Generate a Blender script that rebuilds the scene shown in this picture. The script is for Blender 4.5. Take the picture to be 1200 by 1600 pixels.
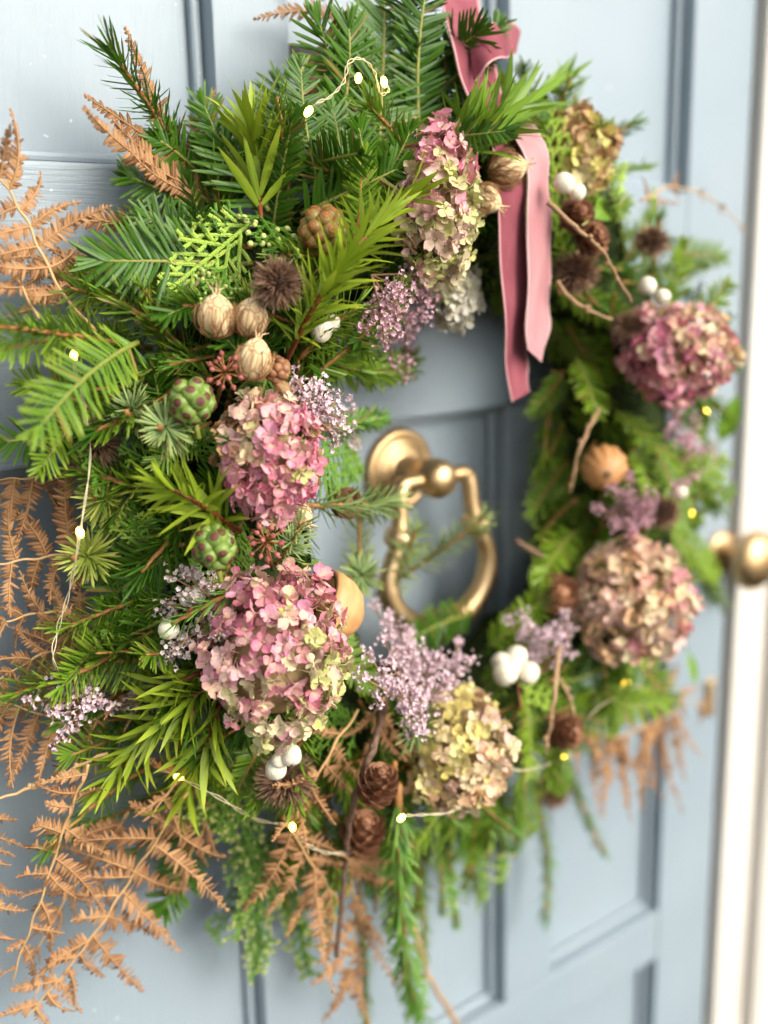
import bpy, bmesh, math, random
import numpy as np
from mathutils import Vector, Matrix

for o in list(bpy.data.objects): bpy.data.objects.remove(o)
SC = bpy.context.scene
COL = SC.collection
RNG = np.random.default_rng(11)
random.seed(5)
rad = math.radians

# ------------------------------------------------------------------ camera
FPX = 1634.0                       # focal length in pixels of the 1200 x 1600 photograph
AZ, PITCH, ROLL = rad(38), rad(12.8), -0.022
CF = np.array([math.sin(AZ)*math.cos(PITCH), math.cos(AZ)*math.cos(PITCH), -math.sin(PITCH)])
_r0 = np.array([math.cos(AZ), -math.sin(AZ), 0.0]); _u0 = np.cross(_r0, CF)
CR = math.cos(ROLL)*_r0 + math.sin(ROLL)*_u0; CU = np.cross(CR, CF)
CP = np.array([0, -.05, 0.]) - .9*(CF + CR*(90/FPX) + CU*(55/FPX))
cd = bpy.data.cameras.new('camera'); cam = bpy.data.objects.new('camera', cd); COL.objects.link(cam)
cam.matrix_world = Matrix(((CR[0], CU[0], -CF[0], CP[0]), (CR[1], CU[1], -CF[1], CP[1]), (CR[2], CU[2], -CF[2], CP[2]), (0, 0, 0, 1)))
cd.sensor_fit = 'VERTICAL'; cd.sensor_height = 36; cd.sensor_width = 27
cd.lens = FPX/1600*36
cd.clip_start = .01; cd.clip_end = 200
cd.dof.use_dof = True; cd.dof.focus_distance = .685; cd.dof.aperture_fstop = 2.2; cd.dof.aperture_blades = 0
SC.camera = cam

# ------------------------------------------------------------------ sky, sun, exposure
W = bpy.data.worlds.new("World"); SC.world = W; W.use_nodes = True
nt = W.node_tree; nt.nodes.clear()
sky = nt.nodes.new('ShaderNodeTexSky'); sky.sky_type = 'NISHITA'; sky.sun_disc = False
SUN_EL, SUN_AZ = rad(31), rad(163)          # azimuth clockwise from +Y: in front of the door, to its right
sky.sun_elevation = SUN_EL; sky.sun_rotation = SUN_AZ
sky.air_density = 1.0; sky.dust_density = 3.0; sky.ozone_density = 1.0
bg = nt.nodes.new('ShaderNodeBackground'); bg.inputs[1].default_value = .132
ow = nt.nodes.new('ShaderNodeOutputWorld')
hs = nt.nodes.new('ShaderNodeHueSaturation'); hs.inputs['Saturation'].default_value = .22     # thin overcast: a whiter sky
nt.links.new(sky.outputs[0], hs.inputs['Color']); nt.links.new(hs.outputs[0], bg.inputs[0]); nt.links.new(bg.outputs[0], ow.inputs[0])
sd = bpy.data.lights.new('sun', 'SUN'); sd.energy = 1.45; sd.angle = rad(38); sd.color = (1, .91, .76)
sun = bpy.data.objects.new('sun', sd); COL.objects.link(sun)
to_sun = Vector((math.sin(SUN_AZ)*math.cos(SUN_EL), math.cos(SUN_AZ)*math.cos(SUN_EL), math.sin(SUN_EL)))
sun.rotation_euler = to_sun.to_track_quat('Z', 'Y').to_euler(); sun.location = to_sun*3
SC.view_settings.view_transform = 'Standard'; SC.view_settings.look = 'None'
SC.view_settings.gamma = 1; SC.view_settings.use_curve_mapping = False
SC.view_settings.exposure = 1.12
SC.render.engine = 'CYCLES'
SC.cycles.use_denoising = True
SC.cycles.max_bounces = 5; SC.cycles.diffuse_bounces = 3; SC.cycles.glossy_bounces = 2; SC.cycles.transmission_bounces = 3
SC.cycles.use_adaptive_sampling = True; SC.cycles.adaptive_threshold = .03
SC.cycles.sample_clamp_indirect = 4

# ------------------------------------------------------------------ helpers: place
RING_R, RING_H, RING_T = .22, .062, .078       # wreath ring on the door plane y = 0 (door faces -y)

def at(x, y, h):
    """point of the place seen at photo pixel (x, y), h metres in front of the door face"""
    d = CF + CR*((x-600)/FPX) - CU*((y-800)/FPX)
    return CP + d*((-h-CP[1])/d[1])

def surf(x, y):
    """height of the wreath's surface at a photo pixel"""
    h = .1
    for _ in range(12):
        p = at(x, y, h); r = math.hypot(p[0], p[2])
        q = RING_T**2 - (r-RING_R)**2
        h = .5*h + .5*(RING_H + (math.sqrt(q) if q > 0 else -.02))
    return h

def pt(x, y, dh=0.0): return at(x, y, surf(x, y)+dh)
def depth(p): return float((np.asarray(p)-CP) @ CF)
def unit(v): v = np.asarray(v, float); return v/(np.linalg.norm(v)+1e-12)

def basis(z, y):
    z = unit(z); y = np.asarray(y, float); y = y - z*(y @ z)
    if np.linalg.norm(y) < 1e-6: y = np.cross(z, [1, .3, .2])
    y = unit(y); x = np.cross(y, z)
    return x, y, z

def frame(o, z, y, s=1.0):
    x, y, z = basis(z, y)
    m = Matrix.Identity(4)
    for i in range(3):
        m[i][0], m[i][1], m[i][2], m[i][3] = x[i]*s, y[i]*s, z[i]*s, o[i]
    return m

def ringnormal(p):
    """outward direction of the wreath surface at a point"""
    r = math.hypot(p[0], p[2]) + 1e-9
    c = np.array([p[0]/r*RING_R, -RING_H, p[2]/r*RING_R])
    return unit(np.asarray(p)-c + np.array([0, -.03, 0]))

def jit(a): return RNG.normal(0, a, 3)

def catmull(P, n=8):
    P = [np.asarray(p, float) for p in P]
    if len(P) < 3: 
        return np.array([P[0]+(P[-1]-P[0])*t for t in np.linspace(0, 1, n+1)])
    Q = [2*P[0]-P[1]] + P + [2*P[-1]-P[-2]]; out = []
    for i in range(1, len(Q)-2):
        a, b, c, d = Q[i-1], Q[i], Q[i+1], Q[i+2]
        for t in np.linspace(0, 1, n, endpoint=False):
            out.append(.5*((2*b)+(c-a)*t+(2*a-5*b+4*c-d)*t*t+(3*b-a-3*c+d)*t**3))
    out.append(P[-1]); return np.array(out)

# ------------------------------------------------------------------ helpers: meshes
class MB:
    def __init__(s): s.v = []; s.f = []; s.c = []; s.n = 0
    def add(s, v, f, c=None):
        v = np.asarray(v, float)
        s.v.append(v); s.c.append(np.zeros((len(v), 3)) if c is None else np.asarray(c, float))
        s.f += [tuple(int(i)+s.n for i in q) for q in f]; s.n += len(v); return s
    def tube(s, path, r, k=6, cap=True, col=None):
        path = np.asarray(path, float); n = len(path)
        r = np.interp(np.linspace(0, 1, n), np.linspace(0, 1, len(r)), r) if np.ndim(r) else np.full(n, r)
        T = np.gradient(path, axis=0); ref = np.array([.31, -.8, .52]); V = []; C = []
        rnd = RNG.random()
        up = ref
        for i in range(n):
            x, y, z = basis(T[i], up); up = y
            for j in range(k):
                a = 2*math.pi*j/k; V.append(path[i]+(x*math.cos(a)+y*math.sin(a))*r[i]); C.append((i/(n-1), rnd, 0))
        F = [(i*k+j, i*k+(j+1) % k, (i+1)*k+(j+1) % k, (i+1)*k+j) for i in range(n-1) for j in range(k)]
        if cap: F += [tuple(reversed(range(k))), tuple((n-1)*k+j for j in range(k))]
        return s.add(V, F, C)
    def blades(s, P, D, N, L, Wd, ts, prof, curve=0., fold=.15, cols=3, twist=0.):
        """leaf-like blades: P base, D direction, N face normal, length L, half-width profile"""
        P = np.atleast_2d(P); n = len(P); D = np.broadcast_to(D, (n, 3)); N = np.broadcast_to(N, (n, 3))
        D = D/np.linalg.norm(D, axis=1)[:, None]
        N = N - D*(N*D).sum(1)[:, None]; N = N/(np.linalg.norm(N, axis=1)[:, None]+1e-9)
        S = np.cross(D, N); L = np.broadcast_to(L, n); Wd = np.broadcast_to(Wd, n); cv = np.broadcast_to(curve, n)
        us = np.linspace(-1, 1, cols); R = len(ts); rnd = RNG.random(n)
        V = np.zeros((n, R, cols, 3)); C = np.zeros((n, R, cols, 3))
        for i, t in enumerate(ts):
            for j, u in enumerate(us):
                V[:, i, j] = (P + D*(L*t)[:, None] + S*(Wd*.5*prof[i]*u)[:, None]
                              + N*((fold*abs(u)*Wd*.5*prof[i]) - cv*t*t*L)[:, None])
                C[:, i, j, 0] = t; C[:, i, j, 1] = rnd; C[:, i, j, 2] = abs(u)
        q = [(i*cols+j, i*cols+j+1, (i+1)*cols+j+1, (i+1)*cols+j) for i in range(R-1) for j in range(cols-1)]
        F = [tuple(b*R*cols+k for k in f) for b in range(n) for f in q]
        return s.add(V.reshape(-1, 3), F, C.reshape(-1, 3))
    def lathe(s, prof, k=16, mod=None, M=None):
        """prof: (radius, z) rings around +Z; mod(angle, i) scales the radius"""
        V = []; C = []; n = len(prof)
        for i, (r, z) in enumerate(prof):
            for j in range(k):
                a = 2*math.pi*j/k; rr = r*(mod(a, i/(n-1)) if mod else 1)
                V.append((rr*math.cos(a), rr*math.sin(a), z)); C.append((i/(n-1), .5, .5+.5*math.cos(a*6)))
        F = [(i*k+j, i*k+(j+1) % k, (i+1)*k+(j+1) % k, (i+1)*k+j) for i in range(n-1) for j in range(k)]
        F += [tuple(reversed(range(k))), tuple((n-1)*k+j for j in range(k))]
        if M is not None: V = [tuple(M @ Vector(v)) for v in V]
        return s.add(V, F, C)
    def box(s, a, b):
        x0, y0, z0 = a; x1, y1, z1 = b
        return s.add([(x0,y0,z0),(x1,y0,z0),(x1,y1,z0),(x0,y1,z0),(x0,y0,z1),(x1,y0,z1),(x1,y1,z1),(x0,y1,z1)],
              [(0,3,2,1),(4,5,6,7),(0,1,5,4),(1,2,6,5),(2,3,7,6),(3,0,4,7)])
    def mesh(s, name, mat, smooth=True, bevel=0, seg=2):
        me = bpy.data.meshes.new(name); v = np.concatenate(s.v)
        me.from_pydata(v.tolist(), [], s.f)
        if bevel:
            bm = bmesh.new(); bm.from_mesh(me)
            bmesh.ops.bevel(bm, geom=bm.edges[:], offset=bevel, segments=seg, profile=.6, affect='EDGES', clamp_overlap=True)
            bm.to_mesh(me); bm.free()
        else:
            ca = me.color_attributes.new('Col', 'FLOAT_COLOR', 'POINT'); c = np.ones((s.n, 4)); c[:, :3] = np.concatenate(s.c)
            ca.data.foreach_set('color', c.ravel())
        me.materials.append(mat)
        if smooth: me.polygons.foreach_set('use_smooth', [True]*len(me.polygons))
        me.update(); return me

def ob(name, me, parent=None, m=None, color=None, kind=None):
    o = bpy.data.objects.new(name, me); COL.objects.link(o)
    if parent is not None: o.parent = parent
    if m is not None: o.matrix_local = m
    if color is not None: o.color = (*color, 1)
    if kind: o['kind'] = kind
    return o

def thing(name, label, cat, m=None, group=None, me=None):
    o = bpy.data.objects.new(name, me); COL.objects.link(o)
    if me is None: o.empty_display_size = .01
    if m is not None: o.matrix_world = m
    o['label'] = label; o['category'] = cat
    if group: o['group'] = group
    return o

# ------------------------------------------------------------------ helpers: materials
def newmat(name):
    m = bpy.data.materials.new(name); m.use_nodes = True; t = m.node_tree
    b = t.nodes['Principled BSDF']; return m, t, b
def nd(t, kind, **kw):
    n = t.nodes.new(kind)
    for k, v in kw.items(): setattr(n, k, v)
    return n
def mixc(t, fac, a, b, mode='MIX'):
    n = nd(t, 'ShaderNodeMix', data_type='RGBA', blend_type=mode)
    for sock, v in ((n.inputs[0], fac), (n.inputs[6], a), (n.inputs[7], b)):
        if hasattr(v, 'is_output') or isinstance(v, bpy.types.NodeSocket): t.links.new(v, sock)
        elif isinstance(v, (int, float)): sock.default_value = v
        else: sock.default_value = (*v, 1)
    return n.outputs[2]
def mth(t, op, a, b=0.0, clamp=False):
    n = nd(t, 'ShaderNodeMath', operation=op, use_clamp=clamp)
    for sock, v in zip(n.inputs, (a, b)):
        if isinstance(v, bpy.types.NodeSocket): t.links.new(v, sock)
        else: sock.default_value = v
    return n.outputs[0]
def noise(t, scale, detail=3, coord='Object', stretch=None, rough=.5):
    tc = nd(t, 'ShaderNodeTexCoord'); n = nd(t, 'ShaderNodeTexNoise'); n.inputs['Scale'].default_value = scale; n.inputs['Detail'].default_value = detail
    n.inputs['Roughness'].default_value = rough
    src = tc.outputs[coord]
    if stretch:
        mp = nd(t, 'ShaderNodeMapping'); mp.inputs['Scale'].default_value = stretch; t.links.new(src, mp.inputs[0]); src = mp.outputs[0]
    t.links.new(src, n.inputs['Vector']); return n.outputs['Fac']
def bump(t, b, h, strength, dist=.001):
    n = nd(t, 'ShaderNodeBump'); n.inputs['Strength'].default_value = strength; n.inputs['Distance'].default_value = dist
    t.links.new(h, n.inputs['Height']); t.links.new(n.outputs[0], b.inputs['Normal'])
def thin(t, b, col, amt):
    """let some light through a thin leaf or petal"""
    out = t.nodes['Material Output']; tr = nd(t, 'ShaderNodeBsdfTranslucent'); mx = nd(t, 'ShaderNodeMixShader'); mx.inputs[0].default_value = amt
    t.links.new(col, tr.inputs[0]); t.links.new(b.outputs[0], mx.inputs[1]); t.links.new(tr.outputs[0], mx.inputs[2]); t.links.new(mx.outputs[0], out.inputs[0])

def leafmat(name, dark, light, tip=None, rough=.4, spec=.28, trans=.2, rib=None, tipamt=.6, back=None):
    m, t, b = newmat(name); green = light[1] > light[0]*1.1 and light[1] > light[2]*1.3
    if green: dark, light, tip, rib = [None if q is None else (q[0]*1.20, q[1]*1.12, q[2]*.72) for q in (dark, light, tip, rib)]
    at_ = nd(t, 'ShaderNodeAttribute', attribute_name='Col'); sp = nd(t, 'ShaderNodeSeparateColor'); t.links.new(at_.outputs[0], sp.inputs[0])
    oi = nd(t, 'ShaderNodeObjectInfo')
    f = mth(t, 'ADD', mth(t, 'MULTIPLY', sp.outputs[1], .45), mth(t, 'MULTIPLY', oi.outputs['Random'], .35))
    f = mth(t, 'ADD', f, mth(t, 'MULTIPLY', noise(t, 60), .3), clamp=True)
    c = mixc(t, f, dark, light)
    if tip: c = mixc(t, mth(t, 'MULTIPLY', mth(t, 'POWER', sp.outputs[0], 3.0), tipamt), c, tip)
    if green: c = mixc(t, mth(t, 'MULTIPLY', mth(t, 'GREATER_THAN', sp.outputs[1], .965), .8), c, (.26, .15, .05))
    if rib: c = mixc(t, mth(t, 'MULTIPLY', mth(t, 'SUBTRACT', 1.0, mth(t, 'MULTIPLY', sp.outputs[2], 2.5), clamp=True), .6), c, rib)
    t.links.new(c, b.inputs['Base Color']); b.inputs['Roughness'].default_value = rough; b.inputs['Specular IOR Level'].default_value = spec
    if trans: thin(t, b, c, trans)
    return m

def plainmat(name, a, c2, scale=80, rough=.6, bumpamt=.3, metal=0, spec=.4, stretch=None, dist=.001):
    m, t, b = newmat(name); n = noise(t, scale, 4, stretch=stretch)
    oi = nd(t, 'ShaderNodeObjectInfo')
    f = mth(t, 'ADD', mth(t, 'MULTIPLY', mth(t, 'SUBTRACT', n, .3), 1.6), mth(t, 'MULTIPLY', mth(t, 'SUBTRACT', oi.outputs['Random'], .5), .5), clamp=True)
    t.links.new(mixc(t, f, a, c2), b.inputs['Base Color']); b.inputs['Roughness'].default_value = rough
    b.inputs['Metallic'].default_value = metal; b.inputs['Specular IOR Level'].default_value = spec
    if bumpamt: bump(t, b, n, bumpamt, dist)
    return m

MAT = {}
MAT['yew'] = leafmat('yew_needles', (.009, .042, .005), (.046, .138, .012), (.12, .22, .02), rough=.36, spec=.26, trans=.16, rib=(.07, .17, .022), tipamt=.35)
MAT['fir'] = leafmat('fir_needles', (.030, .090, .008), (.13, .26, .022), (.27, .37, .045), rough=.38, trans=.2, rib=(.17, .28, .08))
MAT['bluefir'] = leafmat('blue_fir_needles', (.07, .15, .06), (.24, .35, .18), (.40, .46, .20), rough=.42, trans=.15, rib=(.34, .45, .36))
MAT['palefir'] = leafmat('pale_fir_needles', (.16, .26, .05), (.38, .45, .13), (.5, .52, .2), rough=.42, trans=.2)
MAT['spruce'] = leafmat('spruce_needles', (.03, .10, .018), (.09, .23, .035), (.2, .34, .06), rough=.4, trans=.2)
MAT['lance'] = leafmat('lance_leaf', (.10, .19, .012), (.27, .38, .035), (.40, .48, .06), rough=.38, spec=.3, trans=.25, rib=(.26, .38, .08))
MAT['lance_dark'] = leafmat('lance_leaf_dark', (.055, .14, .012), (.16, .29, .03), (.2, .34, .06), rough=.34, trans=.22, rib=(.17, .30, .06))
MAT['cypress'] = leafmat('cypress_scales', (.022, .10, .014), (.11, .28, .035), (.26, .42, .10), rough=.48, trans=.1)
MAT['cypress_light'] = leafmat('cypress_scales_light', (.14, .30, .04), (.36, .55, .12), (.5, .62, .18), rough=.48, trans=.12)
MAT['rightgreen'] = leafmat('yellow_green_needles', (.035, .10, .010), (.16, .28, .025), (.26, .36, .05), rough=.36, trans=.22, rib=(.2, .32, .05))  # lighter, yellower green than the yew needles
MAT['broad'] = leafmat('broad_leaf', (.08, .20, .02), (.17, .33, .04), rough=.3, trans=.25, rib=(.25, .4, .1))
def fernmat():
    m, t, b = newmat('dried_fern')
    a = nd(t, 'ShaderNodeAttribute', attribute_name='Col'); sp = nd(t, 'ShaderNodeSeparateColor'); t.links.new(a.outputs[0], sp.inputs[0])
    oi = nd(t, 'ShaderNodeObjectInfo'); big = noise(t, 45, 3)
    f = mth(t, 'ADD', mth(t, 'MULTIPLY', sp.outputs[1], .4), mth(t, 'ADD', mth(t, 'MULTIPLY', oi.outputs['Random'], .45), mth(t, 'MULTIPLY', mth(t, 'SUBTRACT', big, .5), .9)), clamp=True)
    c = mixc(t, f, (.19, .082, .036), (.60, .345, .17))
    c = mixc(t, mth(t, 'MULTIPLY', mth(t, 'POWER', sp.outputs[0], 3.0), .55), c, (.20, .075, .028))
    c = mixc(t, mth(t, 'MULTIPLY', mth(t, 'GREATER_THAN', sp.outputs[1], .93), .7), c, (.13, .05, .022))
    c = mixc(t, mth(t, 'MULTIPLY', mth(t, 'SUBTRACT', 1.0, mth(t, 'MULTIPLY', sp.outputs[2], 2.5), clamp=True), .5), c, (.64, .38, .17))
    t.links.new(c, b.inputs['Base Color']); b.inputs['Roughness'].default_value = .7; b.inputs['Specular IOR Level'].default_value = .15
    thin(t, b, c, .2); return m
MAT['fern'] = fernmat()
MAT['rachis'] = plainmat('fern_stalk', (.50, .30, .12), (.62, .40, .2), 90, .6, .2)
MAT['stem_y'] = plainmat('yellow_green_stem', (.16, .20, .03), (.32, .27, .06), 200, .5, .3)
MAT['stem_o'] = plainmat('orange_brown_stem', (.26, .11, .03), (.48, .24, .07), 300, .6, .6)
MAT['stem_r'] = plainmat('red_brown_stem', (.16, .03, .012), (.30, .08, .03), 200, .5, .3)
MAT['twig'] = plainmat('grey_brown_twig', (.10, .055, .035), (.30, .19, .12), 260, .75, .8)
MAT['twig_tan'] = plainmat('tan_twig', (.30, .18, .09), (.45, .29, .16), 200, .7, .5)
MAT['moss'] = plainmat('moss', (.006, .012, .004), (.03, .045, .012), 120, .95, 1.0, spec=.1, dist=.004)
MAT['teasel'] = leafmat('seedhead_spines', (.10, .05, .028), (.32, .18, .11), (.46, .29, .18), rough=.6, spec=.3, trans=0)
MAT['teasel_core'] = plainmat('seedhead_core', (.035, .016, .010), (.07, .035, .02), 200, .9, .5)
def podmat():
    m, t, b = newmat('papery_pod'); n = noise(t, 110, 4, stretch=(1, 1, .2)); n2 = noise(t, 260, 3)
    w = nd(t, 'ShaderNodeTexVoronoi', feature='DISTANCE_TO_EDGE'); tc = nd(t, 'ShaderNodeTexCoord'); mp = nd(t, 'ShaderNodeMapping'); mp.inputs['Scale'].default_value = (1, 1, .22)
    t.links.new(tc.outputs['Object'], mp.inputs[0]); t.links.new(mp.outputs[0], w.inputs['Vector']); w.inputs['Scale'].default_value = 210
    c = mixc(t, mth(t, 'MULTIPLY', mth(t, 'SUBTRACT', n, .35), 2.6, clamp=True), (.80, .64, .38), (.58, .38, .18))
    c = mixc(t, mth(t, 'MULTIPLY', mth(t, 'LESS_THAN', w.outputs['Distance'], .07), .7), c, (.30, .15, .07))
    c = mixc(t, mth(t, 'MULTIPLY', mth(t, 'GREATER_THAN', n2, .66), .5), c, (.36, .19, .10))
    t.links.new(c, b.inputs['Base Color']); b.inputs['Roughness'].default_value = .65; b.inputs['Specular IOR Level'].default_value = .25
    bump(t, b, mth(t, 'ADD', n, mth(t, 'MULTIPLY', w.outputs['Distance'], 1.5)), .5, .0012); return m
MAT['pod'] = podmat()
MAT['pod_thread'] = plainmat('pod_threads', (.22, .10, .04), (.42, .24, .1), 100, .7, 0)
MAT['berry'] = plainmat('ivy_berry_green', (.10, .17, .025), (.24, .33, .07), 160, .4, .15)
MAT['berry_r'] = plainmat('ivy_berry_brown', (.20, .075, .025), (.26, .22, .05), 160, .4, .15)
MAT['cap'] = plainmat('berry_cap', (.075, .02, .016), (.20, .07, .04), 400, .6, .3)
MAT['cap_o'] = plainmat('berry_cap_orange', (.26, .08, .02), (.42, .17, .05), 400, .6, .3)
MAT['seed'] = plainmat('brown_seed', (.20, .08, .035), (.42, .22, .10), 200, .4, .2)
MAT['umbel'] = plainmat('umbel_knob', (.26, .06, .05), (.46, .17, .13), 200, .5, .2)
def berryskin():
    m, t, b = newmat('snowberry_skin'); n = noise(t, 1.6, 4); n2 = noise(t, 7, 3)
    c = mixc(t, mth(t, 'MULTIPLY', mth(t, 'SUBTRACT', n, .45), 2.5, clamp=True), (.76, .71, .57), (.66, .57, .38))
    c = mixc(t, mth(t, 'MULTIPLY', mth(t, 'GREATER_THAN', n2, .67), .55), c, (.46, .33, .18))
    t.links.new(c, b.inputs['Base Color']); b.inputs['Roughness'].default_value = .55; b.inputs['Subsurface Weight'].default_value = .25; b.inputs['Subsurface Radius'].default_value = (.003, .0025, .0018)
    bump(t, b, n2, .25, .06); return m
MAT['white'] = berryskin()
MAT['whitetip'] = plainmat('snowberry_tip', (.10, .05, .02), (.2, .1, .05), 60, .8, .1)
MAT['cone'] = plainmat('larch_cone_scale', (.16, .065, .030), (.42, .21, .11), 160, .6, .3)
MAT['statice'] = leafmat('statice_florets', (.54, .33, .40), (.80, .62, .66), (.86, .75, .78), rough=.7, spec=.1, trans=.2)
MAT['statice_pink'] = leafmat('statice_pink_florets', (.42, .19, .25), (.72, .46, .52), (.82, .62, .66), rough=.7, spec=.1, trans=.2)
MAT['statice_grey'] = leafmat('statice_grey_florets', (.40, .30, .28), (.72, .62, .58), (.8, .7, .7), rough=.7, spec=.1, trans=.2)
MAT['statice_stem'] = plainmat('statice_stem', (.20, .10, .06), (.34, .22, .11), 200, .7, .2)
MAT['hcore'] = plainmat('hydrangea_stalks', (.24, .17, .07), (.42, .30, .15), 120, .8, .5)
MAT['hstalk'] = plainmat('hydrangea_pedicels', (.34, .26, .10), (.50, .36, .18), 120, .7, 0)
MAT['bell'] = plainmat('wooden_bell_cup', (.46, .22, .08), (.70, .42, .19), 30, .5, .25, stretch=(1, 1, 6))
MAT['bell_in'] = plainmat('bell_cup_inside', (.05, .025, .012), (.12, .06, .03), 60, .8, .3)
MAT['brass'] = plainmat('aged_brass', (.56, .38, .19), (.78, .60, .36), 40, .44, .08, metal=1)
MAT['wire'] = plainmat('pale_light_wire', (.62, .52, .34), (.74, .66, .48), 50, .45, 0)
MAT['dark'] = plainmat('dark_slot', (.012, .009, .008), (.03, .022, .018), 60, .6, .1)

def petalmat():
    m, t, b = newmat('hydrangea_petal')
    a = nd(t, 'ShaderNodeAttribute', attribute_name='Col'); sp = nd(t, 'ShaderNodeSeparateColor'); t.links.new(a.outputs[0], sp.inputs[0])
    oi = nd(t, 'ShaderNodeObjectInfo')
    n1 = noise(t, 220, 3); n2 = noise(t, 900, 2)
    cream = mixc(t, .5, oi.outputs['Color'], (.70, .62, .34))
    e = mth(t, 'ADD', mth(t, 'MULTIPLY', sp.outputs[0], .75), mth(t, 'MULTIPLY', sp.outputs[2], .35))
    e = mth(t, 'ADD', e, mth(t, 'MULTIPLY', mth(t, 'SUBTRACT', n1, .5), 1.6))
    e = mth(t, 'ADD', e, mth(t, 'MULTIPLY', mth(t, 'SUBTRACT', sp.outputs[1], .5), .5), clamp=True)
    c = mixc(t, e, cream, oi.outputs['Color'])
    # veins: fine darker lines running out from the midrib
    v = mth(t, 'SINE', mth(t, 'ADD', mth(t, 'MULTIPLY', sp.outputs[2], 16.0), mth(t, 'MULTIPLY', sp.outputs[0], -26.0)))
    v = mth(t, 'MULTIPLY', mth(t, 'GREATER_THAN', v, .75), .22)
    c = mixc(t, v, c, mixc(t, 1.0, c, (.72, .50, .48), 'MULTIPLY'))
    c = mixc(t, mth(t, 'MULTIPLY', mth(t, 'GREATER_THAN', n2, .66), .2), c, (.46, .22, .15))
    edge = mth(t, 'ADD', mth(t, 'MAXIMUM', sp.outputs[0], mth(t, 'MULTIPLY', sp.outputs[2], .96)), mth(t, 'MULTIPLY', mth(t, 'SUBTRACT', n1, .5), .5))
    c = mixc(t, mth(t, 'MULTIPLY', mth(t, 'GREATER_THAN', edge, 1.0), .35), c, (.52, .28, .17))
    t.links.new(c, b.inputs['Base Color']); b.inputs['Roughness'].default_value = .65; b.inputs['Specular IOR Level'].default_value = .25
    bump(t, b, n1, .5, .002); thin(t, b, c, .22); return m
MAT['petal'] = petalmat()

def velvet(name, a, c2, edge):
    m, t, b = newmat(name); n = noise(t, 38, 4, stretch=(1, 1, .5)); n2 = noise(t, 1300, 2)
    at_ = nd(t, 'ShaderNodeAttribute', attribute_name='Col'); sp = nd(t, 'ShaderNodeSeparateColor'); t.links.new(at_.outputs[0], sp.inputs[0])
    c = mixc(t, mth(t, 'MULTIPLY', mth(t, 'SUBTRACT', n, .28), 2.2, clamp=True), a, c2)
    c = mixc(t, mth(t, 'GREATER_THAN', sp.outputs[2], .9), c, edge)
    t.links.new(c, b.inputs['Base Color']); b.inputs['Roughness'].default_value = .9; b.inputs['Specular IOR Level'].default_value = .1
    b.inputs['Sheen Weight'].default_value = .3; b.inputs['Sheen Roughness'].default_value = .4; b.inputs['Sheen Tint'].default_value = (1, .6, .66, 1)
    bump(t, b, n2, .25, .0006); return m
MAT['velvet'] = velvet('rose_velvet', (.165, .036, .050), (.31, .092, .112), (.52, .28, .28))
MAT['velvet_pink'] = velvet('pink_velvet', (.40, .175, .185), (.53, .28, .285), (.62, .42, .40))  # paler pink, used for one of the two tails

def paint(name, a, c2, stretch, rough=.34):
    m, t, b = newmat(name)
    big = noise(t, 3.2, 3); brush = noise(t, 60, 5, stretch=stretch, rough=.6); fine = noise(t, 700, 2)
    c = mixc(t, mth(t, 'MULTIPLY', mth(t, 'SUBTRACT', big, .25), 1.7, clamp=True), a, c2)
    spk = mth(t, 'GREATER_THAN', noise(t, 150, 2, rough=.3), .775)
    c = mixc(t, mth(t, 'MULTIPLY', spk, .35), c, (.75, .77, .76))
    t.links.new(c, b.inputs['Base Color'])
    r = mth(t, 'ADD', rough, mth(t, 'MULTIPLY', mth(t, 'SUBTRACT', brush, .5), .25)); t.links.new(r, b.inputs['Roughness'])
    h = mth(t, 'ADD', mth(t, 'MULTIPLY', brush, .8), mth(t, 'ADD', mth(t, 'MULTIPLY', fine, .12), mth(t, 'MULTIPLY', big, 3.0)))
    bump(t, b, h, .5, .0013); return m
PA, PB = (.222, .278, .318), (.288, .340, .374)
MAT['paint_v'] = paint('blue_paint_upright', PA, PB, (9, 1, .45))
MAT['paint_h'] = paint('blue_paint_level', PA, PB, (.45, 1, 9))
MAT['cream'] = paint('cream_frame_paint', (.56, .52, .46), (.64, .61, .56), (9, 1, .5), .45)

# ------------------------------------------------------------------ the door and its frame
door = thing('front_door', 'pale blue painted panelled front door behind the wreath', 'door', Matrix.Translation((0, 0, -1.3)))
DM = Matrix.Translation((0, 0, 1.3))
def dbox(name, a, b, mat, bev=.0025, seg=2):
    return ob(name, MB().box(a, b).mesh(name, MAT[mat], smooth=False, bevel=bev, seg=seg), door, DM)
XL, XR, ZT, ZB, D = -.95, .508, .80, -1.3, .045
RAILS = [(.045, .25), (-.685, -.617), (-1.3, -1.12), (.72, .80)]
MUNT = [(-.172, -.106), (.13, .205)]
dbox('stile', (XL, 0, ZB), (-.62, D, ZT), 'paint_v'); dbox('stile', (.400, 0, ZB), (XR, D, ZT), 'paint_v')
for z0, z1 in RAILS:
    dbox('rail', (-.6198, .0003, z0), (.3998, D, z1), 'paint_h')
ROWS = [(.25, .72), (-.617, .045), (-1.12, -.685)]
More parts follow.
